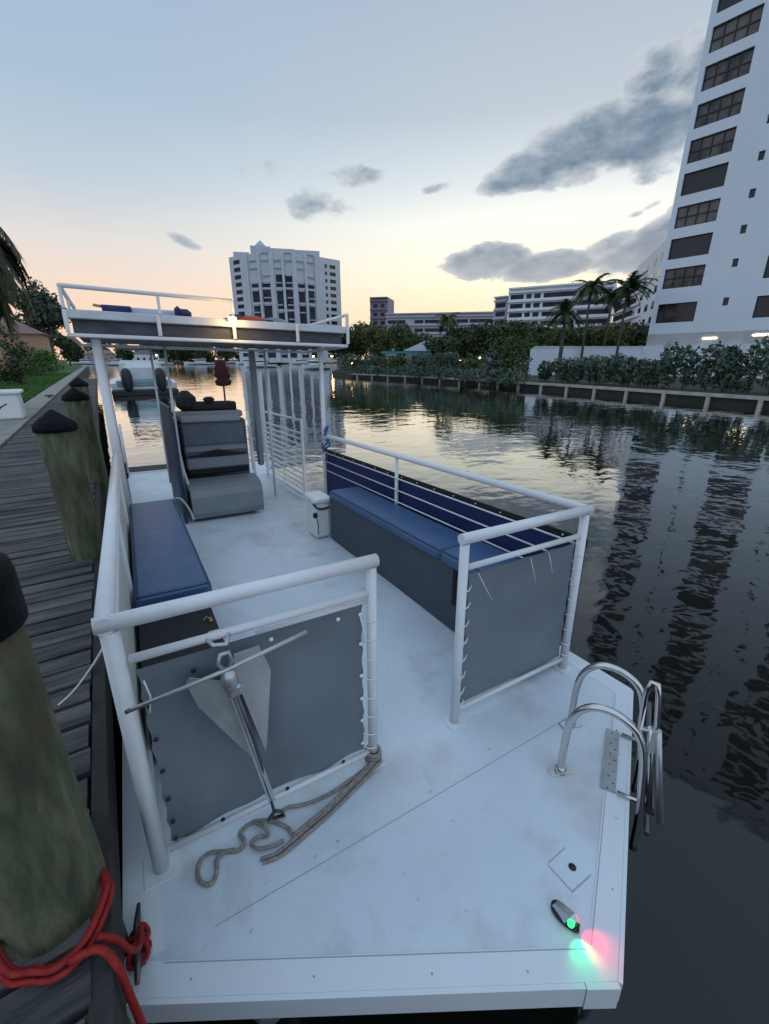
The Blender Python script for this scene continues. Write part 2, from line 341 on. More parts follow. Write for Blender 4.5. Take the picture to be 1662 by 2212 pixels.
# grass blades on the lawn near the walkway
def blades(name, n, x0, x1, y0, y1, z, h, mt):
    b = MB()
    for _ in range(n):
        x = random.uniform(x0, x1); y = y0+(y1-y0)*random.random()**1.6; a = random.random()*6.28; w = .014*(1+y/30); hh = h*random.uniform(.5, 1.2)
        dx, dy = math.cos(a)*w, math.sin(a)*w; lx, ly = random.uniform(-.05, .05), random.uniform(-.05, .05)
        k = len(b.v); b.v += [(x-dx, y-dy, z), (x+dx, y+dy, z), (x+lx, y+ly, z+hh)]; b.f.append((k, k+1, k+2)); b.sm.append(False)
    o = b.build(name, mt); o['kind'] = 'stuff'; tag(o, 'short green lawn grass beside the concrete walkway', 'grass', kind='stuff'); return o
blades('grass', 14000, -7.5, -2.5, 15.6, 60, 1.0, .12, bladem)

# ------------------------------------------------------------------ foliage
def leafcloud(mb, blobs, n, size, flat=.55, gap=.35):
    """n leaf-clump quads spread through ellipsoid blobs (cx,cy,cz,rx,ry,rz)"""
    vol = np.array([b[3]*b[4]*b[5] for b in blobs])**.7; vol /= vol.sum()
    idx = RNG.choice(len(blobs), n, p=vol)
    d = RNG.normal(size=(n, 3)); d /= np.linalg.norm(d, axis=1)[:, None]
    rr = RNG.random(n)**(1/3)*.45+.55*(RNG.random(n)**.35)
    rr = np.clip(rr, 0, 1.08)
    B = np.array(blobs)[idx]; lump = 1+.16*np.sin(d[:, 0]*7+idx)*np.cos(d[:, 1]*6+idx*2)+.10*np.sin(d[:, 2]*11+idx)
    C = B[:, :3]+d*B[:, 3:]*(rr*lump)[:, None]
    a = RNG.normal(size=(n, 3))+d*.8; a[:, 2] += flat; a /= np.linalg.norm(a, axis=1)[:, None]
    t = np.cross(a, RNG.normal(size=(n, 3))); t /= np.linalg.norm(t, axis=1)[:, None]; u = np.cross(a, t)
    s = size*(.5+RNG.random(n))[:, None]
    k = len(mb.v)
    V = np.stack([C-t*s, C+u*s*.45, C+t*s, C-u*s*.45], 1).reshape(-1, 3)
    mb.v += [tuple(p) for p in V.tolist()]; mb.f += [(k+4*i, k+4*i+1, k+4*i+2, k+4*i+3) for i in range(n)]; mb.sm += [False]*n
def tree(x, y, z0, h, r, mt, label, n=2600, size=.3, cat='tree', group=None, name='broadleaf_tree', trunk=.25, seed=0):
    low = cat in ('shrub', 'bush') or group == 'trees along the far shore'
    rn = random.Random(seed+int(x*7+y*13)); T = Thing(name, (x, y, z0), label, cat, group=group)
    tm = MB(); top = h*.55
    tm.tube([(x, y, z0-.1), (x+.1*r*rn.uniform(-1, 1), y, z0+h*.25), (x+.15*r*rn.uniform(-1, 1), y, z0+top)], [trunk, trunk*.8, trunk*.5], 7)
    blobs = []
    for i in range(9):
        a = rn.uniform(0, 6.28); q = rn.uniform(.25, .62)*r; zz = z0+h*(rn.uniform(.10, .80) if low else rn.uniform(.36, .84)); br = r*rn.uniform(.34, .55)
        zz = min(zz, z0+h-br*.8); c = (x+q*math.cos(a), y+q*math.sin(a), zz); blobs.append((*c, br, br, br*.82))
        if i < 6: tm.tube([(x, y, z0+h*.3), ((x+c[0])/2, (y+c[1])/2, z0+h*.45), c], [trunk*.5, trunk*.35, trunk*.12], 5)
    blobs.append((x, y, z0+h*.72, r*.6, r*.6, h*.28))
    if low: blobs.append((x, y, z0+h*.3, r*.85, r*.85, h*.32))
    T.part('trunk', tm, barkm); cm = MB(); leafcloud(cm, blobs, n, size); T.part('crown', cm, mt); return T
def palm(x, y, z0, h, L_, label, nf=22, lean=0, name='palm_tree', mt=None, th=.16, leaf=.5, droop=1.0, group=None, seed=1, k=12):
    rn = random.Random(seed); T = Thing(name, (x, y, z0), label, 'palm', group=group)
    tp = (x+lean, y, z0+h)
    T.part('trunk', MB().tube([(x, y, z0-.2), (x+lean*.3, y, z0+h*.4), (x+lean*.75, y, z0+h*.8), tp], [th*1.3, th, th*.85, th*.7], 8), barkm)
    cm = MB()
    for i in range(nf):
        a = i*2.399+rn.uniform(-.2, .2); el = rn.uniform(-.45, 1.15); l = L_*rn.uniform(.8, 1.1); pts = []
        p = Vector(tp); dirv = Vector((math.cos(a)*math.cos(el), math.sin(a)*math.cos(el), math.sin(el)))
        for s_ in range(k+1):
            pts.append(p.copy()); p = p+dirv*(l/k); dirv = (dirv+Vector((0, 0, -.16*droop))).normalized()
        cm.tube(pts, [.022*L_/2.5*(1-.7*j/k) for j in range(k+1)], 4, cap=False)
        for j in range(1, k+1):
            for sub in (0, .5):
                q = pts[j]+(pts[min(j+1, k)]-pts[j])*sub; t = (pts[min(j+1, k)]-pts[j-1]).normalized(); side = t.cross(Vector((0, 0, 1)))
                if side.length < 1e-3: continue
                side.normalize(); ll = leaf*(1-.55*abs(j/k-.45)*1.6)
                for sg in (-1, 1):
                    d = (side*sg+t*.65+Vector((0, 0, -.45*droop*rn.uniform(.5, 1.6)))).normalized(); w = t*.028*L_
                    e_ = q+d*ll; cm.add([q-w, q+w, e_+w*.2, e_-w*.2], [(0, 1, 2, 3)])
    T.part('crown', cm, mt or palmf); return T

# ------------------------------------------------------------------ timber dock on the left
T = Thing('timber_dock', (-.95, 1, 0), 'weathered grey timber boardwalk dock with gaps between its planks', 'dock')
bm = MB(); y = -3.0
while y < 42:
    w = .135+random.uniform(-.004, .004)
    if y < 14 or True:
        x0 = -1.66+random.uniform(-.01, .01); x1 = -.30+random.uniform(-.012, .012)
        bm.box(((x0+x1)/2, y, 1.03+random.uniform(-.003, .003)), (x1-x0, w-.014, .038), rot=random.uniform(-.004, .004))
    y += .145
T.part('planking', bm, plank)
em = MB().box((-.272, 19.5, .957), (.05, 45, .17)); em.box((-1.0, 19.5, .9), (.12, 45, .16)); em.box((-1.6, 19.5, .9), (.12, 45, .16)); em.box((-.5, 19.5, .9), (.1, 45, .16))
T.part('edge_stringer', em, planke)
# seawall under the walkway, seen in the dark gaps
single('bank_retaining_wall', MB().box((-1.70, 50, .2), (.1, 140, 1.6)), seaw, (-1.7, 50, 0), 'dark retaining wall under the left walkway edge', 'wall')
def piling(x, y, r, top, label, mt, rim=.1, lean=(0, 0), cone=.105, rope=False):
    T = Thing('dock_piling', (x, y, 0), label, 'piling', group='black-capped pilings along the dock')
    prof = []; n_ = 14
    for i in range(n_+1):
        z = -2+(top+2)*i/n_; prof.append((r*(.88+.11*i/n_+.010*math.sin(i*1.9)), z))
    T.part('post', MB().lathe((x, y, 0), prof, 40, jitter=.035), mt)
    T.part('cap', MB().lathe((x, y, 0), [(r*1.0, top-rim), (r*1.10, top-rim-.004), (r*1.11, top-.01), (r*1.08, top+.012), (.012, top+cone), (.0, top+cone+.002)], 36), blackp)
    return T
blackp = mat('black_piling_cap', (.004, .005, .007), .7, n=(14, 1.6), col2=(.010, .010, .011), bump=(9, .006), spec=.12)
piling(-.378, 1.145, .127, 2.07, 'nearest thick green-brown piling, red rope looped around its foot', wood_g, rim=.12)
piling(-.333, 3.82, .120, 2.06, 'middle piling on the dock, second nearest, mossy with a pointed black cap', wood_g, rim=.035)
piling(-.29, 6.35, .125, 2.08, 'farther piling right behind the second one, pointed black cap', wood_g, rim=.035)
piling(-.33, 9.2, .125, 2.1, 'farthest of the pilings, mostly hidden behind the others and the boat post', wood_g, rim=.035)
# thin line tied from the boat to the dock
single('mooring_line', MB().tube(smooth_path([(-.42, 2.02, 1.06), (-.35, 2.06, 1.09), (-.24, 2.1, 1.2), (-.13, 2.14, 1.36)], 5), .006, 6), galv, (-.42, 2.02, 1.06), 'thin pale line slanting from the planks up to the boat rail', 'line')
# red rope: three turns around the nearest piling, a tail across to the boat's cleat
rp = MB()
cx, cy = -.366, 1.14   # rope ring laid out round this point
ring = [(-.475, 1.10, 1.10), (-.482, 1.045, 1.12), (-.452, .992, 1.07), (-.409, .968, 1.066), (-.346, .938, 1.066), (-.285, .955, 1.068), (-.243, 1.0, 1.075), (-.216, 1.06, 1.09), (-.228, 1.11, 1.085), (-.243, 1.17, 1.07), (-.29, 1.265, 1.07), (-.38, 1.29, 1.07), (-.48, 1.23, 1.07), (-.49, 1.15, 1.08), (-.475, 1.10, 1.10)]
for k_ in range(3):
    f_ = 1-.055*k_
    rp.tube(smooth_path([(cx+(x-cx)*(f_ if i_ % 3 else f_*.97)*.95-.012, cy+(y-cy)*f_, z+.014*(k_ % 2)+.004*k_) for i_, (x, y, z) in enumerate(ring)], 5), .0078, 8)
rp.tube(smooth_path([(-.33, .945, 1.085), (-.27, .935, 1.085), (-.238, .90, 1.05), (-.226, .87, .95), (-.22, .86, .80)], 6), .010, 8)
rp.tube(smooth_path([(-.27, .965, 1.085), (-.236, .96, 1.04), (-.222, .985, .93), (-.214, 1.05, .82), (-.212, 1.12, .79)], 6), .009, 8)
single('mooring_rope', rp, roper, (cx, cy, 1.05), 'bright red rope wrapped round the nearest piling and led to the cleat', 'rope')

# ------------------------------------------------------------------ the pontoon boat (boat frame: deck z=0)
boat = Thing('pontoon_boat', (1.0, 5.0, 0), 'white flat-deck pontoon boat with tube railings and a roof deck, moored at the dock', 'boat', BOAT)
P = boat.part
class Each:
    def __init__(s, name, mt, parent=None): s.a = (name, mt, parent)
    def __getattr__(s, k):
        def f(*a, **q):
            b = MB(); getattr(b, k)(*a, **q); P(s.a[0], b, s.a[1], s.a[2]); return s
        return f
XL, XR, YF, YS = -.26, 2.30, 1.39, 9.4
deck_poly = [(XL, 1.045), (1.02, .335), (XR, 1.05), (XR, YS), (XL, YS)]
dk = P('deck', MB().prism(deck_poly, -.05, 0), deckm)
# trim boards along the edge, fascia, seams
tr = MB()
def strip(mb, a, b, w, z0, z1, side=1):
    a = Vector(a); b = Vector(b); d = (b-a).normalized(); n_ = Vector((-d.y, d.x))*side*w
    mb.prism([tuple(a), tuple(b), tuple(b+n_), tuple(a+n_)] if side > 0 else [tuple(a+n_), tuple(b+n_), tuple(b), tuple(a)], z0, z1)
strip(tr, (XL, 1.045), (1.02, .335), .085, .0005, .0022)
strip(tr, (1.0202, .3352), (XR, 1.05), .085, .0005, .0024)
strip(tr, (XR, 1.06), (XR, YS), .1, .0005, .0022)
strip(tr, (XL+.1, 1.12), (XL+.1, YS), .1, .0005, .0022)
P('edge_trim', tr, deckd, dk)
fs = MB()
strip(fs, (XL, 1.0445), (.93, .3845), .014, -.085, .0018, -1)
strip(fs, (1.0205, .3345), (XR, 1.0495), .014, -.085, .0018, -1)
strip(fs, (XR+.0003, 1.05), (XR+.0003, YS), .014, -.085, .0018, -1)
fs.box((XL-.0075, 5.22, -.0416), (.0145, 8.34, .0868))
P('fascia', fs, deckd)
cb = MB(); strip(cb, (.932, .3833), (1.0195, .3337), .017, -.092, .003, -1)
P('bow_bracket', cb, deckd)
sm_ = MB()
sm_.box((.99, 1.10, .0006), (2.0, .003, .001))
strip(sm_, (-.165, 1.082), (1.012, .428), .003, .002, .0032)
strip(sm_, (1.03, .428), (2.2, 1.08), .003, .002, .0034)
strip(sm_, (1.11, .556), (1.107, .662), .004, .0004, .0014); strip(sm_, (1.11, .556), (1.215, .556), .004, .0004, .0014); strip(sm_, (1.112, .664), (1.215, .668), .003, .0004, .0014)
P('deck_seam', sm_, seamm, dk); sm_ = MB(); sm_.box((1.0, 5.2, .0006), (2.3, .003, .001)); P('deck_seam', sm_, seamm, dk)
P('hatch_hole', MB().lathe((1.178, .610, 0), [(.014, .0002), (.014, .002), (.0, .0021)], 16), black, dk)
sc = Each('scuff_mark', seamm, dk)
for _ in range(26):
    x = random.uniform(-.1, 2.1); y = random.uniform(.9, 4.5); s_ = random.uniform(.002, .006); sc.lathe((x, y, 0), [(s_, .0002), (s_*.7, .0009), (0, .001)], 6)
for x in (.12, 1.92):
    pm = MB().tube([(x, .95, -.33), (x, 1.25, -.36), (x, 1.7, -.37), (x, 9.2, -.37)], [.05, .2, .27, .27], 20); P('pontoon', pm, alu)
pm = MB()
for i in range(12): pm.box((1.02, 1.5+i*.7, -.078), (2.3, .05, .052))
P('crossbeam', pm, alu)
scr = Each('screw', seamm, dk)
for i in range(16): scr.lathe((XL+.035, 1.2+i*.31+random.uniform(-.02, .02), 0), [(.0042, .0003), (.003, .0014), (0, .0016)], 8)
for i in range(4):
    t_ = (i+random.uniform(.2, .9))/4.4; scr.lathe((XL+.03+t_*1.25, 1.045-t_*.71+.03, 0), [(.0038, .0023), (.003, .0034), (0, .0036)], 8); scr.lathe((XR-.03-t_*1.25, 1.05-t_*.715+.03, 0), [(.0038, .0023), (.003, .0034), (0, .0036)], 8)
# --- front fences
def sqp(mb, a, b, w): # square tube, bevelled, between two points along an axis
    a = Vector(a); b = Vector(b); c = (a+b)/2; d = b-a; L_ = d.length
    q = d.to_track_quat('Z', 'Y').to_matrix(); mb.box(c, (w, w, L_), bev=w*.22, M=q)
def post(x, y, z0, z1, w=.046, name='rail_post'):
    b = MB().tube([(x, y, z0), (x, y, z1)], w*.5, 18); P(name, b, white)
post(-.148, YF, .006, 1.02, .055); post(.757, YF, .006, 1.02, .044)
post(1.252, YF, .006, 1.02, .046); post(2.13, YF, .006, 1.02, .05)
b = MB(); b.tube([(-.185, YF, 1.045), (.782, YF, 1.045)], .027, 14); P('top_rail', b, white)
b = MB(); b.tube([(1.229, YF, 1.045), (2.165, YF, 1.045)], .027, 14); P('top_rail', b, white)
for x0, x1, zz in ((-.115, .735, (.905, .075)), (1.276, 2.106, (.895, .075))):
    for z in zz:
        b = MB(); b.tube([(x0, YF, z), (x1, YF, z)], .0155 if z > .5 else .013, 10); P('mid_rail' if z > .5 else 'bottom_rail', b, white)
b = MB(); b.tube([(.28, YF+.004, .868), (.735, YF+.004, .868)], .0085, 8); P('canvas_rod', b, white)
for x, w in ((1.252, .10), (2.13, .1), (.757, .09), (-.148, .12)):
    b = MB(); b.box((x, YF, .003), (w, w, .005), bev=.002); P('post_foot', b, deckd)
def canvasp(x0, x1, z0, z1, yy, amp, seed, mt=canvas, slack=.012):
    def fn(u, v):
        xx = x0+(x1-x0)*u; z_ = z0+(z1-z0)*v
        e_ = min(u, 1-u, v, 1-v)
        sag = slack*math.sin(math.pi*u*6)*(1-v)**6 if seed == 1 else slack*.6*abs(math.sin(math.pi*u*4))*v**6
        dx_ = .008*abs(math.sin(math.pi*v*7))*(math.copysign(1, .5-u))*(abs(u-.5)*2)**8
        q = amp*(math.sin(u*9+v*4+seed)*.5+math.sin(u*4-v*7+seed*2)*.7)*min(1, e_*6)
        if seed == 1: q += .030*math.exp(-((u-.28+.55*(.5-v)*.7)**2)/.012)*min(1, (1-v)*3)*min(1, v*5)-.02*math.exp(-((u-.45)**2)/.01)*(1-v)
        return (xx+dx_, yy-q, z_-sag*.8)
    b = MB().grid(fn, 60, 50); g = len(b.v)
    b.add([(x, y+.003, z) for x, y, z in b.v[:g]], [tuple(reversed(f)) for f in b.f[:]], True); return b
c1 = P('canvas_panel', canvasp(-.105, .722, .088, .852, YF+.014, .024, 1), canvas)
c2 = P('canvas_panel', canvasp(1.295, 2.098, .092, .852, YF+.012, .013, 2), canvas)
def grommets(pts, mt, parent, name='grommet'):
    for p in pts:
        b = MB(); b.lathe((0, 0, 0), [(.0085, 0), (.0085, .004), (.004, .0055), (0, .0056)], 10, M=Matrix.Rotation(R(90), 3, 'X')); b.v = [(x+p[0], y+p[1], z+p[2]) for x, y, z in b.v]
        P(name, b, mt, parent)
grommets([(.70, YF-.004, z) for z in (.82, .68, .52, .40, .28, .15)]+[(x, YF-.006, .83) for x in (.16, .33, .60)], whitep, c1)
grommets([(-.085, YF-.006, z) for z in (.72, .58, .44, .31, .2, .115)]+[(x, YF-.006, .10) for x in (.08, .34, .6)]+[(.06, YF-.006, .80)], black, c1)
lac = Each('lacing_cord', whitep)
for i, z in enumerate([.79, .7, .6, .5, .4, .3, .2, .12]):
    lac.tube([(.705, YF+.0, z), (.735, YF-.022, z-.006), (.760, YF-.0235, z-.01)], .0028, 5)
    lac.tube([(1.31, YF+.0, z), (1.274, YF-.024, z-.006), (1.250, YF-.0245, z-.010)], .003, 5)
    lac.tube([(2.08, YF+.0, z), (2.104, YF-.026, z-.008), (2.13, YF-.0265, z-.01)], .003, 5)
for x, dx, L_ in ((1.33, .10, .17), (1.69, .05, .15), (1.83, .04, .13)): lac.tube([(x, YF-.02, .86), (x+dx*.5, YF-.03, .86-L_*.55), (x+dx, YF-.03, .86-L_)], .0018, 5)
for x, dx, L_ in ((-.085, .0, .12), (.69, .012, .13)): lac.tube([(x, YF-.024, .83), (x+.01, YF-.03, .77), (x+dx, YF-.03, .83-L_)], .003, 5)
# --- port side (left)
b = MB(); b.tube([(-.157, YF-.02, 1.045), (-.157, 5.0, 1.045)], .029, 14); P('top_rail', b, white)
b = MB(); sqp(b, (-.157, YF+.02, .905), (-.157, 5.05, .905), .03); P('mid_rail', b, white)
b = MB(); sqp(b, (-.157, YF+.02, .075), (-.157, 5.05, .075), .03); P('bottom_rail', b, white)
P('side_panel', MB().box((-.163, 3.22, .49), (.008, 3.55, .78)), wpan)
for yy in (2.9, 4.35): post(-.157, yy, .006, 1.02, .04)
# --- starboard side (right)
XS = 2.155
b = MB(); b.tube([(XS, YF-.02, 1.045), (XS, 5.05, 1.045), (XS, 5.2, 1.0)], .025, 14); P('top_rail', b, white)
for yy in (3.42,): post(XS, yy, .006, 1.02, .036)
for i, z in enumerate((.83, .715, .60)):
    b = MB(); b.tube([(XS-.018, YF+.02, z), (XS-.018, 5.25, z)], .0065, 8); P('wire_rail', b, white)
nv = P('navy_side_canvas', MB().box((XS+.035, 3.32, .47), (.006, 3.85, .70)), navy)
P('canvas_hem', MB().box((XS+.034, 3.32, .832), (.012, 3.86, .055)), blackc, nv)
sn = Each('snap', whitep, nv)
for i in range(15): sn.lathe((XS+.027, 1.55+i*.26, .838), [(.006, 0), (.006, .005), (0, .006)], 8, M=Matrix.Rotation(R(-90), 3, 'Y'))
# bench on the right with grey skirt and blue cushions
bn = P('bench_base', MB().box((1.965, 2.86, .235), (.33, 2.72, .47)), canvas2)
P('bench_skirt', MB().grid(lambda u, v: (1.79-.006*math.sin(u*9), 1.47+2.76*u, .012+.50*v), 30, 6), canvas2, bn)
P('skirt_strap', MB().box((1.779, 2.06, .36), (.006, .035, .28)), blackc, bn)
def cushion(y0, y1, x0, x1, z0, z1, seed, rr=.03):
    b = MB().box(((x0+x1)/2, (y0+y1)/2, (z0+z1)/2), (x1-x0, y1-y0, z1-z0), bev=rr); return b
def piping(cu, x0, x1, y0, y1, zs, ins=.012):
    for z in zs: P('piping', MB().tube([(x0+ins, y0+ins, z), (x1-ins, y0+ins, z), (x1-ins, y1-ins, z), (x0+ins, y1-ins, z)], .0045, 6, closed=True), MATS['dark_piping'], cu)
mat('dark_piping', (.02, .05, .11), .5)
cu = P('bench_cushion', cushion(2.215, 4.20, 1.76, 2.135, .485, .585, 1), blue, boat.o); piping(cu, 1.76, 2.135, 2.215, 4.20, (.575,))
cu = P('bench_cushion', cushion(1.44, 2.205, 1.75, 2.135, .49, .60, 2), blue, boat.o); piping(cu, 1.75, 2.135, 1.44, 2.205, (.59,))
# bench on the left
lb = P('locker_bench', MB().box((.068, 3.45, .19), (.40, 3.1, .36)), blackc)
def lc(u, v):
    x = -.135+.435*u; y = 2.70+2.33*v; return (x, y, .505+.012*math.sin(u*3.1)+.006*math.sin(v*23+u*5)*math.exp(-v*5))
b = MB().box((.083, 3.865, .445), (.435, 2.33, .115), bev=.028); cu = P('bench_cushion', b, blue); piping(cu, -.134, .300, 2.70, 5.03, (.492, .397))
P('locker_latch', MB().box((.24, 2.45, .375), (.02, .05, .012), bev=.003).tube([(.20, 2.45, .38), (.22, 2.48, .385), (.24, 2.45, .38)], .004, 6), mat('brass', (.35, .27, .08), .4, .8), lb)
P('grab_handle', MB().tube(smooth_path([(.31, 5.0, .50), (.36, 4.9, .51), (.40, 4.6, .46), (.41, 4.45, .40)], 5), .012, 8), galv, lb)
# --- roof deck
YR0, YR1 = 5.0, 6.45
rf = P('roof_deck', MB().box((1.04, (YR0+YR1)/2, 2.303), (2.75, YR1-YR0, .075), bev=.006), mat('roof_fascia', (.66, .70, .72), .45, n=(3, 1.2)))
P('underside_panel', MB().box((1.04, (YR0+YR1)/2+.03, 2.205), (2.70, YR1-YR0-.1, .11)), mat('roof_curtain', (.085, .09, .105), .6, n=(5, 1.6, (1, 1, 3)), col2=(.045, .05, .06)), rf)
fr = MB()
for yy in (YR0, YR1): sqp(fr, (-.345, yy, 2.122), (2.43, yy, 2.122), .034)
for xx in (-.345, 2.43): sqp(fr, (xx, YR0+.02, 2.122), (xx, YR1-.02, 2.122), .034)
P('lower_frame', fr, white, rf)
for xx in (-.345, .395, 1.105, 1.80, 2.43):
    b = MB(); sqp(b, (xx, YR0-.012, 2.14), (xx, YR0-.012, 2.33), .034); P('frame_strut', b, white, rf)
rl = MB(); rl2 = MB(); rl.tube([(-.345, YR0, 2.525), (1.11, YR0, 2.515)], .019, 10); rl.tube([(-.345, YR0, 2.525), (-.345, YR1, 2.525)], .019, 10)
for xx, yy, zt in ((-.345, YR0, 2.535), (-.345, YR1, 2.53), (.42, YR0, 2.51), (1.11, YR0, 2.52), (-.345, 5.7, 2.51)): sqp(rl, (xx, yy, 2.34), (xx, yy, zt), .026)
P('roof_railing', rl, white, rf); rl = rl2
sqp(rl, (2.43, YR0, 2.33), (2.43, YR0, 2.48), .034); rl.tube([(2.43, YR0, 2.47), (2.43, YR1, 2.47)], .018, 8); sqp(rl, (2.43, YR1, 2.33), (2.43, YR1, 2.48), .03)
P('roof_railing', rl, white, rf)
for x, y, w in ((-.155, 5.2, .085), (2.19, 5.28, .055)): post(x, y, .006, 2.11, w, 'roof_post')
post(-.155, 6.35, .006, 2.11, .05, 'roof_post'); post(1.80, 6.40, .006, 2.11, .035, 'roof_post')
b = MB(); sqp(b, (1.625, 6.42, .5), (1.625, 6.42, 2.11), .085); P('roof_post', b, mat('grey_post', (.22, .24, .27), .6))
post(.49, 5.9, .006, 2.11, .03, 'roof_post'); post(.36, 6.3, .4, 2.11, .028, 'roof_post')
P('navy_divider', MB().box((.43, 6.35, .72), (.035, 1.5, 1.42), bev=.01), blued)
# slide chute rising over the back right corner of the roof
P('slide_hump', MB().grid(lambda u, v: (1.55+.65*u, 6.0+.3*v, 2.345+.17*math.sin(math.pi*min(1, u*1.05))**.7+.0*v), 14, 3).box((1.87, 6.15, 2.36), (.5, .25, .03)), deckd, rf)
# roof lamp
lm = P('roof_lamp', MB().box((1.085, YR0-.045, 2.335), (.09, .05, .05), bev=.008), whitep, rf)
P('bulb', MB().lathe((1.085, YR0-.075, 2.335), [(.0, -.028), (.02, -.02), (.028, 0), (.02, .02), (0, .028)], 12), lampw, lm)
pl = bpy.data.lights.new('roof_lamp_light', 'POINT'); pl.energy = 3.2; pl.color = (1, .62, .22); pl.shadow_soft_size = .03
plo = bpy.data.objects.new('roof_lamp_light', pl); COL.objects.link(plo); plo.matrix_world = BOAT @ Matrix.Translation((1.085, YR0-.16, 2.30))
# --- helm seat: bolster, cushions, backrest, console behind
st = P('helm_seat', MB().box((.95, 6.02, .16), (.80, .62, .30), bev=.02), greyd)
prof = [(5.60, .05), (5.57, .12), (5.57, .33), (5.60, .41), (5.67, .455), (5.80, .475), (6.0, .485), (6.04, .47), (6.04, .44), (5.8, .40), (5.72, .05)]
P('seat_cushion', MB().prism_axis(list(reversed(prof)), .52, 1.40), greyv, st)
for z0, z1, y0, mt_, nm in ((.50, .60, 6.08, blackc, 'seat_gap'), (.585, .735, 6.05, greyv, 'lumbar_cushion'), (.72, .90, 6.14, greyd, 'back_shell'), (.80, .885, 6.11, greyv, 'back_roll'), (.885, 1.17, 6.15, greyd, 'backrest'), (1.175, 1.265, 6.28, mat('console_top', (.36, .38, .40), .5), 'console_top')):
    P(nm, MB().box((.97, y0+.1, (z0+z1)/2), (.80 if nm != 'console_top' else .78, .18, z1-z0), bev=.02), mt_, st)
def arch(u, v):
    x = .60+.74*u; k_ = math.exp(-((u-.5)/.22)**2); zc = .765+.025*k_; hh = .012+.032*k_; return (x, 6.095, zc+(v-.5)*2*hh)
P('arched_handle', MB().grid(arch, 24, 3), blackc, st)
P('seat_frame', MB().tube([(.53, 5.72, .40), (.51, 5.95, .62), (.505, 6.1, .80), (.505, 6.12, .90)], .018, 8), white, st)
P('seat_frame', MB().tube([(1.42, 5.9, .25), (1.43, 6.05, .62), (1.44, 6.15, 1.1)], .018, 8), white, st)
cn = P('helm_console', MB().box((1.0, 6.75, .60), (.95, .5, 1.2), bev=.03), greyd)
P('dashboard', MB().box((.98, 6.6, 1.27), (.90, .3, .09), bev=.02), mat('dash', (.30, .31, .33), .5), cn)
dv = MB().box((.72, 6.62, 1.44), (.26, .22, .30), bev=.09); dv.box((1.05, 6.64, 1.37), (.60, .2, .14), bev=.04); dv.lathe((1.02, 6.62, 1.43), [(.06, 0), (.08, .04), (.05, .07), (0, .075)], 12); dv.box((1.33, 6.62, 1.37), (.1, .12, .13), bev=.02)
P('dash_cover', dv, mat('charcoal_vinyl', (.02, .022, .024), .7, n=(6, 1.4)), cn)
# --- slatted side gate aft, right
gt = MB()
for yy in (5.93, 7.9): sqp(gt, (2.12, yy, .02), (2.12, yy, 1.19 if yy < 7 else 1.85), .04)
sqp(gt, (2.12, 5.95, 1.18), (2.12, 7.88, 1.18), .03); sqp(gt, (2.12, 5.95, .06), (2.12, 7.88, .06), .045)
gf = P('side_gate', gt, white)
for i in range(11):
    b = MB(); sqp(b, (2.12, 5.95, .14+i*.085), (2.12, 7.88, .14+i*.085), .024); P('slat', b, white, gf)
b = MB(); sqp(b, (2.12, 6.9, .06), (2.12, 6.9, 1.18), .014); P('slat', b, white, gf)
post(2.12, 7.95, .006, 1.8, .04); post(2.0, 8.6, .006, 1.15, .035)
# --- stern: rail posts, end gate threshold
for x, y, z1 in ((-.155, 7.2, .95), (-.155, 9.2, .95), (.52, 9.2, .55)): post(x, y, .006, z1, .034)
b = MB(); b.tube([(-.155, 6.4, .95), (-.155, 9.2, .95)], .015, 8); P('stern_rail', b, white)
P('side_fittings', MB().box((-.13, 5.6, .78), (.05, .07, .12), bev=.01).box((-.125, 5.75, .66), (.05, .06, .07), bev=.01), black)
P('stern_platform', MB().box((.5, 9.85, -.05), (1.5, .85, .05)), mat('dark_tread', (.035, .035, .038), .8))
P('threshold_strip', MB().box((.2, 9.37, .01), (.72, .05, .02)), white)
# --- boarding ladder: two stainless handrails, tread plate, folded ladder outboard
on = Vector((.487, -.873, 0)); al = Vector((.873, .487, 0))
prof = [(0, 0), (0, .15), (.006, .27), (.03, .35), (.075, .40), (.13, .415), (.19, .405), (.245, .37), (.28, .315), (.30, .23), (.315, .10), (.33, -.06), (.335, -.25)]
ld = P('boarding_ladder', MB().box((1.78, .84, -.055), (.02, .02, .02)), steel)
for bx, by in ((1.484, .903), (1.765, 1.060)):
    base = Vector((bx, by, 0)); pts = smooth_path([base+on*o_+Vector((0, 0, z)) for o_, z in prof], 4)
    h = P('handrail', MB().tube(pts, .0165, 14), steel, ld)
    P('base_plate', MB().box(base+Vector((0, 0, .004)), (.11, .045, .008), rot=R(-20), bev=.003).lathe(base+Vector((0, 0, .004)), [(.026, 0), (.026, .012), (.018, .02), (.018, .03)], 16), steel, ld)
cc = Vector((1.775, .77, 0))
tp_ = MB()
c0 = Vector((1.60, .715, 0)); c3 = Vector((1.935, .905, 0))
strip(tp_, (1.597, .705), (1.932, .892), .06, .0065, .010)
P('tread_plate', tp_, galvp, ld)
P('tread_rivets', (lambda b: [b.lathe(c0+(c3-c0)*(i/11)+Vector((-.012, .022, .010)) + (Vector((.01, -.018, 0)) if i % 2 else Vector((0, 0, 0))), [(.004, 0), (.003, .0015), (0, .0016)], 8) for i in range(12)] and b)(MB()), black, ld)
fr_ = MB()
fr_.tube([Vector((1.60, .70, .012)), Vector((1.60, .70, .012))+on*.11, Vector((1.925, .88, .012))+on*.11, Vector((1.925, .88, .012))], .011, 8)
P('ladder_bracket', fr_, steel, ld)
e0 = Vector((1.52, .69, 0))
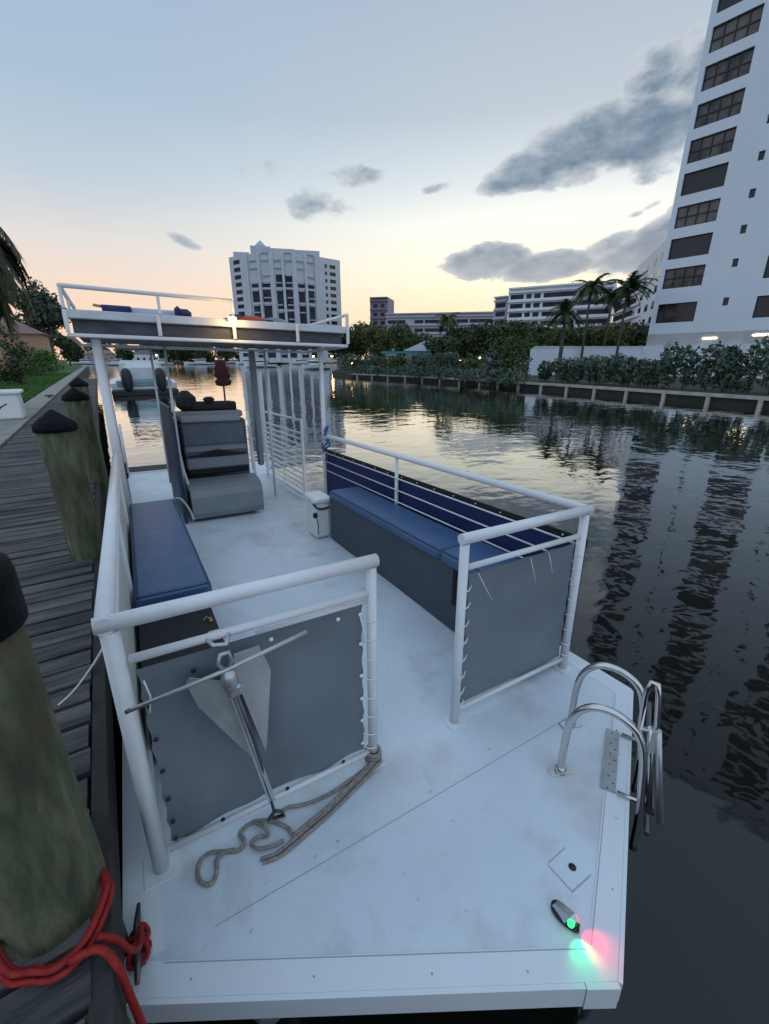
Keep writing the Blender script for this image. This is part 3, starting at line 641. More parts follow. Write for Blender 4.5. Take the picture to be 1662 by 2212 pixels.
for s0, zt in ((.0, .60),):
    q = Vector((1.484, .903, 0))
    lp = [(.262, .38), (.258, .56), (.270, .61), (.288, .61), (.300, .56), (.318, .42), (.305, .385), (.275, .385)]
    P('folded_step', MB().tube([q+on*o_+Vector((0, 0, z)) for o_, z in lp], .011, 8, closed=True), steel, ld)
    P('ladder_leg', MB().tube([q+on*.30+Vector((0, 0, .40)), q+on*.325+Vector((0, 0, .22)), q+on*.36+Vector((0, 0, -.02))], .013, 8), steel, ld)
    P('ladder_leg', MB().tube([q+on*.325+Vector((0, 0, .40)), q+on*.36+Vector((0, 0, .2)), q+on*.405+Vector((0, 0, -.05))], .013, 8), galv, ld)
    P('ladder_hinge', MB().box(q+on*.315+Vector((0, 0, .345)), (.03, .03, .12), rot=R(-29), bev=.006), galvp, ld)
    far = q+al*.30
    P('ladder_leg', MB().tube([far+on*.31+Vector((0, 0, .30)), far+on*.36+Vector((0, 0, -.05)), far+on*.37+Vector((0, 0, -.3))], .012, 8), darksteel, ld)
    for z in (-.02, -.14): P('rung', MB().tube([q+on*.37+Vector((0, 0, z)), far+on*.37+Vector((0, 0, z))], .011, 8), darksteel, ld)
# --- navigation light near the bow tip
nd = Vector((-.04, -1, 0)).normalized()            # looks forward over the bow
NLc = Vector((1.017, .52, 0)); tip = Vector((1.025, .335, 0)); ax = (tip-NLc).normalized(); sd_ = Vector((-ax.y, ax.x, 0))
def pod(s, z0, z1, L_, w, back=.42, fl=0):
    prof = []; V = []; n_ = 24
    ring = lambda k_: [NLc + ax*(math.cos(2*math.pi*i/n_)*L_*k_*(1 if math.cos(2*math.pi*i/n_) > 0 else 1.0)) + sd_*(math.sin(2*math.pi*i/n_)*w*k_*(1-.25*math.cos(2*math.pi*i/n_))) for i in range(n_)]
    for k_, z in s: V += [p+Vector((0, 0, z)) for p in ring(k_)]
    F = [(j*n_+i, j*n_+(i+1) % n_, (j+1)*n_+(i+1) % n_, (j+1)*n_+i) for j in range(len(s)-1) for i in range(n_)]+[tuple(range((len(s)-1)*n_, len(s)*n_))]
    return MB().add(V, F, True)
nl = P('navigation_light', pod([(1.0, .0075), (1.0, .016), (.93, .019)], 0, 0, .052, .026), black)
P('chrome_housing', (lambda: MB().add([tuple(p) for p in [NLc+ax*x+sd_*y+Vector((0, 0, z)) for x, y, z in
    [(-.043, -.015, .018), (-.043, .015, .018), (.012, .024, .018), (.012, -.024, .018), (-.036, -.010, .034), (-.036, .010, .034), (.022, .014, .050), (.022, -.014, .050), (.040, .006, .046), (.040, -.006, .046)]]],
    [(0, 1, 5, 4), (1, 2, 6, 5), (3, 0, 4, 7), (4, 5, 6, 7), (7, 6, 8, 9), (2, 3, 7, 6)]))(), steel, nl)
P('green_lens', MB().lathe(NLc+ax*.026+sd_*-.009, [(.010, .019), (.012, .026), (.011, .036), (.004, .041)], 12), grn, nl)
P('red_lens', MB().lathe(NLc+ax*.026+sd_*.009, [(.010, .019), (.012, .026), (.011, .036), (.004, .041)], 12), redl, nl)
P('lens_divider', MB().box(NLc+ax*.036+Vector((0, 0, .031)), (.03, .0025, .028), rot=math.atan2(ax.y, ax.x)), black, nl)
for nm, c_, sg, en, ang in (('green_beam', (0, 1, .22), -1, .42, -34), ('red_beam', (1, 0, .01), 1, .8, 14)):
    l_ = bpy.data.lights.new(nm, 'SPOT'); l_.energy = en*.8; l_.color = c_; l_.spot_size = R(100); l_.spot_blend = .9; l_.shadow_soft_size = .004
    lo = bpy.data.objects.new(nm, l_); COL.objects.link(lo)
    p_ = NLc+ax*.052+sd_*(.008*sg)+Vector((0, 0, .035)); dd = (Matrix.Rotation(R(ang), 3, 'Z') @ ax); dd = Vector((dd.x, dd.y, -.62)).normalized()
    lo.matrix_world = BOAT @ (Matrix.Translation(p_) @ dd.to_track_quat('-Z', 'Y').to_matrix().to_4x4())
# --- cleat at the port bow corner
clt = MB(); c_ = Vector((-.228, 1.16, 0)); clt.tube([c_+Vector((-.005, -.11, .034)), c_+Vector((0, -.05, .042)), c_+Vector((0, .05, .042)), c_+Vector((.005, .12, .032))], [.007, .0115, .0115, .006], 10)
for dy in (-.03, .03): clt.lathe(c_+Vector((0, dy, 0)), [(.017, .006), (.012, .02), (.010, .042)], 12)
clt.box(c_+Vector((0, 0, .008)), (.035, .11, .006), bev=.002)
P('cleat', clt, darksteel)
# --- rope on the cleat, anchor, anchor rope, cooler, things on the roof
rc = MB(); rc.tube(smooth_path([c_+Vector((v[0]*.62, v[1]*.62, v[2]*.9)) for v in [(-.06, .0, -.01), (-.02, -.06, .02), (.035, -.055, .03), (.045, -.01, .02), (0, .005, .058), (-.04, .035, .02), (-.03, .07, .02), (.02, .07, .045), (.045, .045, .02), (.03, .0, .03), (-.02, -.02, .055), (-.045, -.07, .02), (.0, -.085, .02), (.04, -.07, .03), (.03, -.03, .055), (-.05, .01, .01), (-.075, .0, -.02)]], 6), .0075, 8)
single('cleat_rope', rc, roper, (c_.x, c_.y, .01), 'red rope end wound in figure-eights on the boat cleat', 'rope', BOAT)

AN = Thing('anchor', (.2, 1.32, .15), 'galvanised fluke anchor hanging flukes-down on the front railing with its stock across', 'anchor', BOAT)
YA = 1.315
AN.part('stock', MB().tube([(-.128, YA-.02, .792), (.155, YA-.035, .835), (.43, YA-.045, .893)], .0075, 10), galv)
AN.part('stock', MB().tube([(-.143, YA-.02, .789), (-.126, YA-.02, .7925)], .0068, 8), darksteel)
AN.part('shank', MB().box((.208, YA-.028, .50), (.014, .012, .62), M=Matrix.Rotation(R(9.5), 3, 'Y').transposed() if False else Matrix.Rotation(R(-9.5), 3, 'Y')).box((.192, YA-.028, .505), (.008, .02, .62), M=Matrix.Rotation(R(-9.5), 3, 'Y')), galv)
AN.part('shank_rod', MB().tube([(.175, YA-.04, .735), (.215, YA-.04, .50), (.262, YA-.01, .10)], .006, 8), darksteel)
def fluke(pts, y0, y1):
    n_ = len(pts); V = [(x, y0+(y1-y0)*t_, z) for x, z, t_ in pts]+[(x, y0+(y1-y0)*t_+.006, z) for x, z, t_ in pts]
    return MB().add(V, [tuple(range(n_)), tuple(range(2*n_-1, n_-1, -1))]+[(i, n_+i, n_+(i+1) % n_, (i+1) % n_) for i in range(n_)])
AN.part('fluke', fluke([(.043, .81, .3), (.03, .785, 0), (.057, .675, 0), (.205, .40, .6), (.222, .42, 1), (.155, .77, 1)], YA+.03, YA-.012), galvp)
AN.part('fluke', fluke([(.175, .80, 1), (.187, .855, .6), (.277, .843, 0), (.31, .732, 0), (.268, .42, .3), (.255, .41, .8)], YA+.03, YA-.012), galvp)
cw = MB().lathe((.158, YA-.03, .80), [(.022, -.04), (.03, -.02), (.026, .01), (.02, .03)], 12).box((.17, YA-.028, .745), (.05, .035, .05), bev=.01); AN.part('crown', cw, galv)
AN.part('shackle', MB().tube([(.148, YA-.03, .835), (.128, YA-.03, .862), (.14, YA-.03, .895), (.165, YA-.03, .895), (.172, YA-.03, .862), (.158, YA-.03, .835)], .0075, 8).tube([(.115, YF-.01, .905), (.13, YF-.035, .89), (.17, YF-.04, .885), (.185, YF-.01, .905), (.17, YF+.022, .905), (.13, YF+.022, .905)], .009, 8, closed=True), galv)
AN.part('shackle', MB().tube([(.262, YA-.005, .10), (.245, YA+.03, .03), (.250, YA+.045, .012), (.310, YA+.03, .012), (.298, YA+.04, .03), (.268, YA-.005, .10)], .0075, 8), darksteel)
def gpts(L_): return [(x, y, z) for x, y, z in L_]
AR = MB()
F_ = lambda x, y, z=.011: (x, y, z)
def g2(L_, r_=.0078, dx=0, dy=0, z=.010): AR.tube(smooth_path([(x+dx, y+dy, z+.004*math.sin(i_*1.7)+(.03 if x > .74 else 0)) for i_, (x, y) in enumerate(L_)], 6), r_, 8)
g2([(.305, 1.365), (.331, 1.368), (.388, 1.352), (.45, 1.343), (.525, 1.338), (.612, 1.350), (.709, 1.375), (.765, 1.372)])
st_ = [(.775, 1.365), (.663, 1.336), (.554, 1.30), (.454, 1.268), (.364, 1.243), (.298, 1.226), (.237, 1.217), (.177, 1.227)]
g2(st_); g2(st_, .0075, .006, -.017); g2(st_[:6], .007, .012, .014, .016)
g2([(.320, 1.236), (.311, 1.247), (.305, 1.283), (.277, 1.326), (.235, 1.36), (.192, 1.378), (.15, 1.378), (.130, 1.36), (.138, 1.335), (.134, 1.308), (.107, 1.303), (.059, 1.326), (.016, 1.342), (-.018, 1.337), (-.034, 1.308), (-.034, 1.268), (-.015, 1.238), (.009, 1.238), (.027, 1.271), (.034, 1.305), (.062, 1.318), (.10, 1.312)], .0078, 0, 0, .012)
g2([(.192, 1.372), (.219, 1.334), (.226, 1.295), (.191, 1.309), (.16, 1.296), (.175, 1.262), (.231, 1.246), (.273, 1.245)], .007, 0, 0, .018)
for k_ in range(3):
    z_ = .03+.02*k_; AR.tube([(.757+.034*math.cos(a), YF+.034*math.sin(a), z_+.004*math.sin(2*a)) for a in [i*math.pi/6 for i in range(12)]], .0085, 8, closed=True)
single('anchor_rope', AR, ropeb, (.5, 1.2, .0), 'frayed tan anchor rope lying in loops on the deck, tied to the fence post', 'rope', BOAT)

CO = Thing('cooler', (1.72, 4.38, 0), 'white cooler box with black strap handle at the far end of the grey bench', 'cooler', BOAT)
CO.part('tub', MB().box((1.72, 4.42, .215), (.19, .30, .41), bev=.03), whitep); CO.part('lid', MB().box((1.72, 4.42, .455), (.22, .33, .07), bev=.02), whitep)
CO.part('strap', MB().tube(smooth_path([(1.62, 4.30, .42), (1.645, 4.262, .38), (1.70, 4.255, .36), (1.80, 4.26, .37)], 4), .012, 6), black)
CO.part('latch', MB().box((1.62, 4.255, .30), (.05, .03, .06), bev=.01).tube([(1.63, 4.25, .28), (1.645, 4.245, .18), (1.64, 4.25, .07)], .005, 6), black)
single('blue_line_coil', (lambda b: [b.tube(smooth_path([(2.19+.04*math.sin(a*2+i), 5.22+.05*math.cos(a+i), 1.16-.05*k_) for k_, a in enumerate([0, .8, 1.7, 2.4, 3.3, 4.1, 5.0, 6.0, 6.8, 7.5])], 3), .012, 6) for i in (0, 1.3, 2.6)] and b)(MB()), bluero, (2.19, 5.2, .7), 'blue line hanked around the right roof post above the railing', 'rope', BOAT)
FL = Thing('furled_flag', (1.5, 8, 0), 'dark red cloth furled on a thin staff behind the helm', 'flag', BOAT)
FL.part('staff', MB().tube([(1.50, 8, 0), (1.50, 8, 1.6), (1.47, 8, 2.1)], .016, 8), darksteel)
FL.part('cloth', MB().lathe((1.49, 8, 0), [(.05, 1.62), (.10, 1.64), (.12, 1.70), (.085, 1.745), (.13, 1.79), (.10, 1.85), (.12, 1.90), (.085, 1.96), (.09, 2.02), (.05, 2.05)], 12, jitter=.35), redf)
# roof load
KY = Thing('orange_kayak', (1.3, 5.35, 2.34), 'bright orange kayak lying on the boat roof beside the lamp', 'kayak', BOAT)
kp = MB(); kp.tube([(1.02, 5.5, 2.365), (1.12, 5.46, 2.375), (1.25, 5.38, 2.385), (1.42, 5.30, 2.385), (1.50, 5.27, 2.375), (1.53, 5.26, 2.37)], [.01, .03, .042, .042, .03, .01], 12)
KY.part('hull', kp, orange); KY.part('cockpit_rim', MB().tube([(1.25+.09*math.cos(a), 5.38+.05*math.sin(a), 2.425) for a in [i*math.pi/8 for i in range(16)]], .008, 6, closed=True), black)
RT = Thing('rolled_towel', (.15, 5.3, 2.34), 'navy and white rolled mat lying on the boat roof behind the hand rail', 'mat', BOAT)
RT.part('navy_end', MB().tube([(-.06, 5.35, 2.39), (.19, 5.35, 2.39)], .05, 12), navy); RT.part('white_roll', MB().tube([(.19, 5.35, 2.385), (.75, 5.35, 2.385)], .045, 12), mat('pale_mat', (.45, .48, .55), .7)); RT.part('pole_end', MB().tube([(-.13, 5.35, 2.43), (-.05, 5.35, 2.42)], .014, 6), mat('tan_wood', (.35, .27, .18), .7))
single('small_bag', (lambda b: b.box((.66, 5.2, 2.385), (.13, .12, .085), bev=.03).box((.60, 5.18, 2.40), (.06, .08, .10), bev=.025))(MB()), navy, (.66, 5.2, 2.34), 'small dark navy bag at the end of the rolled mat on the roof', 'bag', BOAT)

# ------------------------------------------------------------------ right bank: seawall, hedge, wall
def rb_x(y):
    pts = [(-66, 31.0), (8.6, 29.8), (15.1, 30.4), (21.6, 31.2), (34.6, 32.0), (43.2, 31.7), (55.1, 29.8)]
    for (y0, x0), (y1, x1) in zip(pts, pts[1:]):
        if y0 <= y <= y1: return x0+(x1-x0)*(y-y0)/(y1-y0)
    return 29.8
SW = Thing('seawall', (28.3, 20, 0), 'long pale concrete seawall cap on posts lining the opposite bank', 'wall')
cp = MB(); pn = MB(); ys = [-20+i*2.0 for i in range(38)]+[55.1]
for a, b_ in zip(ys, ys[1:]):
    xa, xb = rb_x(a), rb_x(b_)
    cp.prism([(xa-.28, a), (xa+.25, a), (xb+.25, b_), (xb-.28, b_)], .42, .60); pn.prism([(xa-.05, a), (xa+.08, a), (xb+.08, b_), (xb-.05, b_)], -1, .425)
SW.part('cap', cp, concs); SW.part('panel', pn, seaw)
y = 8.96-2.57*5
while y < 54:
    x = rb_x(y); SW.part('post', MB().prism([(x-.26, y-.10), (x-.04, y-.10), (x-.04, y+.10), (x-.26, y+.10)], -1, .422), concs); y += 2.57 if y < 32 else 3.1
# sea-grape hedge: big round leaves on stems, in front of the pale wall
def hedge(name, y0, y1, x_off, h, n, label, mt, sz=.2, step=1.1, dep=.8):
    T = Thing(name, (rb_x((y0+y1)/2)+x_off, (y0+y1)/2, .7), label, 'hedge', group='hedge sections along the seawall'); bl = []; stm = MB(); y = y0
    while y < y1:
        hh = h*random.uniform(.72, 1.12); x = rb_x(y)+x_off+random.uniform(-.4, .4); bl.append((x, y, .7+hh*.68, dep, step*.62, hh*.36)); bl.append((x+random.uniform(-.5, .5), y+random.uniform(-.5, .5), .7+hh*.3, dep*.8, step*.6, hh*.3))
        for _ in range(2): stm.tube([(x, y, .6), (x+random.uniform(-.3, .3), y+random.uniform(-.4, .4), .7+hh*.8)], [.03, .015], 4)
        y += step
    T.part('stems', stm, barkm); cm = MB(); leafcloud(cm, bl, n, sz); T.part('foliage', cm, mt); return T
hd = [(-4, 8.1, 2.5, 'nearest dark hedge section by the right edge, in front of the tower'), (8.1, 11.5, 2.5, 'leafy hedge section below the two lit windows of the tower'), (11.5, 15.4, 2.45, 'leafy hedge section below the corner of the white tower'),
      (15.4, 19.9, 2.15, 'leafy hedge section in front of the low white wall'), (19.8, 25.4, 1.9, 'hedge section at the left end of the low white wall, beside the round shrub')]
for i, (a, b_, h_, lab) in enumerate(hd): hedge('sea_grape_hedge', a, b_, 1.45, h_, int(1900*(b_-a)/4), lab, leafC, .17)
lw = Thing('low_white_wall', (42, 31, .7), 'long low white garden wall running left from the foot of the tower', 'wall')
wa = Vector((54.9, 29.2)); wb = Vector((43.8, 36.4)); dw = (wb-wa).normalized(); nw = Vector((-dw.y, dw.x))*.3
lw.part('wall_face', MB().prism([tuple(wa), tuple(wb), tuple(wb+nw), tuple(wa+nw)][::-1], .5, 3.78), towerw)
lw.part('coping', MB().prism([tuple(wa-nw*.3), tuple(wb-nw*.3), tuple(wb+nw*1.3), tuple(wa+nw*1.3)][::-1], 3.78, 3.9), towerw)

# ------------------------------------------------------------------ white tower on the right
E_ = Vector((55.15, 28.98, 0)); Uv = Vector((.10106, -.99488, 0)); Nv = Vector((.99488, .10106, 0))   # Nv points away from the canal
TW = Thing('apartment_tower', tuple(E_), 'tall plain white apartment tower at the right edge with columns of dark gridded windows', 'tower')
def fpt(u, d, z): p = E_+Uv*u+Nv*d; return (p.x, p.y, z)
rotF = math.atan2(Uv.y, Uv.x)
HT = 52.0; UW = 40.0
def fbox(u0, u1, d0, d1, z0, z1): 
    b = MB(); q = [fpt(u0, d0, 0), fpt(u1, d0, 0), fpt(u1, d1, 0), fpt(u0, d1, 0)]; return b.prism([(x, y) for x, y, z in q], z0, z1)
# wall with real window openings: piers and spandrels around the recessed panes
rows = [6.35+.0, 9.86, 12.75, 15.7, 18.65, 21.45, 24.35, 27.3, 30.2, 33.1, 36.0, 38.9, 41.8, 44.7, 47.6]
cols = [(.5, 4.35), (9.4, 13.25), (18.3, 22.15), (27.2, 31.05)]; sqs = [(6.62, 7.12), (15.5, 16.0), (24.4, 24.9)]
core_ = TW.part('core', fbox(.3, UW-.3, .5, 16, 0, HT-.5), towerw)
wl = MB()
def wadd(u0, u1, z0, z1):
    q = [(fpt(u0, 0, 0)), (fpt(u1, 0, 0)), (fpt(u1, .5, 0)), (fpt(u0, .5, 0))]; wl.prism([(x, y) for x, y, z in q], z0, z1)
edges = [0]
opens = sorted([(a, b_, 'w') for a, b_ in cols]+[(a, b_, 's') for a, b_ in sqs]); cur = 0
for a, b_, k_ in opens:
    wadd(cur, a, 5.2, HT); z = 5.2
    for r in rows:
        z0, z1 = (r, r+1.97) if k_ == 'w' else (r+1.35, r+2.1)
        wadd(a, b_, z, z0); z = z1
    wadd(a, b_, z, HT); cur = b_
wadd(cur, UW, 5.2, HT)
TW.part('facade_wall', wl, towerw, core_)
TW.part('parapet', fbox(-.15, UW+.15, -.15, 16, HT, HT+1.0), towerw)
def window(u0, u1, z0, z1, lattice, parent):
    b = MB(); w = .07
    def fb(a0, a1, y0, y1, d0=.18, d1=.3): q = [fpt(a0, d0, 0), fpt(a1, d0, 0), fpt(a1, d1, 0), fpt(a0, d1, 0)]; b.prism([(x, y) for x, y, z in q], y0, y1)
    fb(u0, u1, z0, z0+w); fb(u0, u1, z1-w, z1); fb(u0, u0+w, z0+w, z1-w); fb(u1-w, u1, z0+w, z1-w)
    if lattice:
        for i in range(1, 4): c = u0+(u1-u0)*i/4; fb(c-.05, c+.05, z0+w, z1-w, .19, .29)
        c = (z0+z1)/2; fb(u0+w, u1-w, c-.06, c+.06, .2, .28)
    f = TW.part('window', b, bronze)
    g = MB(); q = [fpt(u0+.02, .27, 0), fpt(u1-.02, .27, 0), fpt(u1-.02, .33, 0), fpt(u0+.02, .33, 0)]; g.prism([(x, y) for x, y, z in q], z0+.02, z1-.02)
    TW.part('pane', g, random.choice([glassb, glassb, glassb2, glassb3]) if lattice else glassd, f)
dark = {(0, 0), (0, 2), (0, 4), (0, 9), (1, 0), (1, 1), (1, 3), (1, 6)}
for c, (a, b_) in enumerate(cols[:3]):
    for r, z in enumerate(rows): window(a, b_, z, z+1.97, (c, r) not in dark, None)
for a, b_ in sqs[:2]:
    for z in rows:
        g = MB(); q = [fpt(a, .25, 0), fpt(b_, .25, 0), fpt(b_, .35, 0), fpt(a, .35, 0)]; g.prism([(x, y) for x, y, z_ in q], z+1.35, z+2.1); TW.part('small_window', g, glassd)
g = MB()
for z in rows:
    q = [fpt(27.2, .25, 0), fpt(31.05, .25, 0), fpt(31.05, .35, 0), fpt(27.2, .35, 0)]; g.prism([(x, y) for x, y, z_ in q], z, z+1.97)
pdm = TW.part('podium', fbox(-.1, UW, -.6, 14, 0, 3.9), towerw)
TW.part('podium_band', fbox(0, UW, -.02, .5, 3.9, 5.2), towerg)
gr = MB()
q0 = 9.6
while q0 < 24:
    gr.prism([(x, y) for x, y, z in [fpt(q0, -.08, 0), fpt(q0+.12, -.08, 0), fpt(q0+.12, -.02, 0), fpt(q0, -.02, 0)]], 3.92, 5.15); q0 += .35
for z in (4.2, 4.55, 4.9): gr.prism([(x, y) for x, y, zz in [fpt(9.6, -.13, 0), fpt(24, -.13, 0), fpt(24, -.085, 0), fpt(9.6, -.085, 0)]], z, z+.1)
TW.part('vent_lattice', gr, bgrey)
for a, b_ in ((5.6, 6.9), (9.9, 11.6), (15, 16.5)): TW.part('garage_light', fbox(a, b_, -.09, -.02, 4.50, 4.66) if a < 9 else fbox(a, b_, -.2, -.135, 4.66, 4.82), ceill)

# ------------------------------------------------------------------ other buildings
def polar(az, r): return Vector((math.sin(R(az))*r, math.cos(R(az))*r, 0))
def facade(T, a, b_, z0, zs, cells, depth=.5, frame_mt=None, nm='window', gm=None):
    """windows standing 5 cm proud-in on the face a->b_; cells = (u0,u1,z0,z1) in metres"""
    d = (b_-a).normalized(); n_ = Vector((d.y, -d.x, 0)); n_ = -n_ if n_.dot(a) > 0 else n_
    for u0, u1, q0, q1 in cells:
        p = a+d*u0; q = a+d*u1; b = MB(); f = n_*.06; i_ = -n_*.2
        b.prism([((p+f).x, (p+f).y), ((q+f).x, (q+f).y), ((q+i_).x, (q+i_).y), ((p+i_).x, (p+i_).y)], q0, q1); T.part(nm, b, gm or glassf)
def body(T, pts, z0, z1, mt, nm='walls'):
    return T.part(nm, MB().prism([(p.x, p.y) for p in pts], z0, z1), mt)
# rounded condominium tower across the basin
c_ = polar(20.5, 240)
condow = mat('tall_condo_render', (.62, .64, .67), .85, n=(.2, 1.0), col2=(.52, .54, .57))
MT = Thing('condominium_tower', tuple(c_), 'pale fifteen-storey condominium tower with stepped roofline standing beyond the roof deck', 'tower')
Q = [polar(14.75, 236), polar(16.6, 226), polar(19.4, 221), polar(21.9, 220), polar(24.4, 224), polar(27.25, 232), polar(27.2, 262), polar(15, 262)]
bz = .8; HM = 46.5
body(MT, Q[::-1], bz, HM, condow)
for i, (nm_) in enumerate(range(5)):
    a, b_ = Q[i], Q[i+1]; Lf = (b_-a).length; cells = []
    if i == 0:
        for k_ in range(14): cells.append((Lf*.25, Lf*.62, 3.5+k_*3.05, 5.2+k_*3.05))
        facade(MT, a, b_, 0, 0, cells)
    elif i < 4:
        for (u0, u1) in ((.14, .44), (.56, .88)):
            z = 3.0; seq = [(2, 0), (3, 0), (2, 1), (3, 0), (2, 0)] if (i+int(u0*10)) % 2 else [(3, 0), (2, 0), (3, 1), (2, 0), (1, 0)]
            for nfl, _ in seq:
                if z+nfl*3 > HM-1.5: nfl = max(1, int((HM-2.2-z)/3))
                if z > HM-4: break
                cells.append((Lf*u0, Lf*u1, z, z+nfl*3.0-.9)); z += nfl*3.0
        facade(MT, a, b_, 0, 0, cells)
        sl = MB(); d = (b_-a).normalized(); n_ = Vector((d.y, -d.x, 0)); n_ = -n_ if n_.dot(a) > 0 else n_
        for k_ in range(15):
            z = 3+3*k_+1.4
            for (u0, u1) in ((.13, .39), (.61, .89)):
                if (k_*7+i*3+int(u0*10)) % 3 == 0: continue
                p = a+d*Lf*u0+n_*.08; q = a+d*Lf*u1+n_*.08; sl.prism([(p.x, p.y), (q.x, q.y), ((q+n_*.5).x, (q+n_*.5).y), ((p+n_*.5).x, (p+n_*.5).y)], z, z+.55)
        MT.part('balcony_rails', sl, bgrey)
        pr_ = MB()
        for u in (0.02, .5, .98):
            p = a+d*Lf*u; pr_.box((p.x+n_.x*.5, p.y+n_.y*.5, (bz+HM)/2+.3), (1.1, 1.1, HM-bz), rot=math.atan2(d.y, d.x))
        MT.part('piers', pr_, condow)
    else:
        for k_ in range(14):
            if k_ in (4, ): continue
            z = 3.2+k_*3.02
            cells += [(Lf*.36, Lf*.45, z, z+1.4), (Lf*.56, Lf*.8, z, z+1.5)]
        facade(MT, a, b_, 0, 0, cells, gm=glassd)
pent = MB()
for az, r, w, h_ in ((16.2, 240, 7, 2.5), (18.3, 238, 9, 5.0), (20.6, 236, 12, 4.0), (23.4, 240, 12, 4.5), (25.8, 246, 9, 2.0)):
    p = polar(az, r); pent.box((p.x, p.y, HM+h_/2), (w, 9, h_), rot=R(-20))
p = polar(18.3, 238); pent.lathe((p.x, p.y, HM+5), [(3.5, 0), (2.5, 1.0), (.2, 3.2)], 8)
MT.part('penthouse', pent, bgrey)
def band_block(name, az0, r0, az1, r1, H, floors, label, mt, segs, fh=2.95, dp=14, zb=.7, gm=None):
    a, b_ = polar(az0, r0), polar(az1, r1); d = (b_-a).normalized(); bk = Vector((-d.y, d.x, 0)); bk = bk if bk.dot(a) > 0 else -bk
    T = Thing(name, tuple((a+b_)/2), label, 'building'); body(T, [a, b_, b_+bk*dp, a+bk*dp], zb, H, mt)
    Lf = (b_-a).length; cells = []
    for k_ in range(floors):
        z = H-1.0-(k_+1)*fh+.75; tot = sum(s for s, g in segs); u = 0
        for s_, g in segs:
            if g: cells.append((Lf*u/tot, Lf*(u+s_)/tot, z, z+1.45))
            u += s_
    facade(T, a, b_, 0, 0, cells, gm=gm)
    n_ = -bk; sl = MB()
    for k_ in range(floors+1):
        z = H-1.0-k_*fh-.5; p = a+n_*.0; q = b_+n_*.0; o1 = n_*.9
        sl.prism([(x.x, x.y) for x in (p, q, q+o1, p+o1)], z+.2, z+.75)
    T.part('balcony_slabs', sl, mt); T.part('roof_edge', MB().prism([(x.x, x.y) for x in (a+n_, b_+n_, b_+bk*dp, a+bk*dp)], H, H+.5), mt); return T
seg1 = [(.5, 0), (3, 1), (.6, 0), (1.2, 1), (.6, 0), (1.4, 1), (.7, 0), (7, 1), (.5, 0), (6.5, 1), (.4, 0)]
band_block('white_condominium_block', 47.2, 175, 58.3, 170, 25.6, 7, 'wide white eight-storey condominium block with dark balcony bands behind the palms', bwhite, seg1, gm=glassf)
band_block('angled_condominium_wing', 58.6, 172, 61.5, 135, 23.0, 7, 'angled wing of white balconies squeezed between the palms and the tower', bwhite, [(.3, 0), (6, 1), (.3, 0)], gm=glassf)
band_block('stair_end_block', 45.7, 180, 47.1, 177, 23.5, 7, 'narrow grey end bay at the left end of the wide white block', bgrey, [(.3, 0), (2, 1), (.3, 0)], gm=glassf)
band_block('long_low_apartments', 32.7, 215, 46.2, 212, 21.6, 4, 'long low grey apartment building with ribbon windows behind the trees', bgrey, [(.4, 0), (5, 1), (2.5, 0), (2.4, 1), (.4, 0), (6, 1), (.5, 0), (5, 1), (.5, 0), (7, 1), (.3, 0)], fh=3.6)
band_block('grey_stair_tower', 30.75, 218, 32.9, 216, 28.6, 6, 'small square grey tower at the left end of the low apartments', mat('mauve_render', (.20, .19, .22), .85), [(.8, 0), (1, 1), (.8, 0), (1, 1), (.8, 0)], fh=3.6)
p = polar(61.2, 120)
tb = Thing('stepped_white_block', tuple(p), 'stepped white block with small square windows just left of the tower top palms', 'building')
a, b_ = polar(60.2, 150), polar(62.6, 118); body(tb, [a, b_, b_+Vector((20, 10, 0)), a+Vector((20, 14, 0))], .7, 26.5, bwhite)
Lf = (b_-a).length; facade(tb, a, b_, 0, 0, [(Lf*u, Lf*u+3.2, 10+3.2*k_, 11.5+3.2*k_) for k_ in range(5) for u in (.1, .35, .6, .82)], gm=glassd)

# ------------------------------------------------------------------ trees and houses on the right bank
G = 'trees on the opposite bank'
TS = [ # az, r, height, radius, material, label, n, size
    (27.4, 78, 6.6, 3.4, leafA, 'dark low tree just right of the boat roof'), (29.6, 82, 8.2, 4.2, leafB, 'rusty olive tree right of the roof deck, left of the grey stair tower'),
    (32.0, 74, 7.2, 3.6, leafE, 'olive tree below the small grey tower'), (34.6, 80, 8.0, 3.8, leafB, 'light olive tree in front of the low apartments, left of the pink-roofed house'),
    (37.5, 92, 6.6, 3.4, leafA, 'dark tree behind the small house'), (42.0, 68, 6.3, 3.8, leafA, 'broad dark tree right of the feathery palm'), (44.8, 72, 7.2, 4.2, leafA, 'dark tree below the end of the wide white block'),
    (47.6, 66, 6.9, 3.8, leafA, 'dense dark tree behind the round shrub'), (50.4, 74, 7.3, 4.2, leafB, 'green tree left of the royal palm trunk'), (53.0, 84, 7.2, 4.0, leafE, 'bright tree behind the low white wall beside the royal palm'),
    (56.0, 88, 7.6, 4.4, leafA, 'dark tree behind the low white wall under the twin palms'), (58.8, 82, 7.4, 4.2, leafE, 'leafy tree behind the white wall left of the tower'), (61.2, 86, 7.6, 4.0, leafA, 'tree hard against the left edge of the tower'),
    (39.8, 60, 4.6, 2.8, leafA, 'short dark tree below the feathery palm')]
for az, r, h_, rad, mt_, lab in TS:
    p = polar(az, r); tree(p.x, p.y, .7, h_, rad, mt_, lab, n=3000, size=.27, group=G)
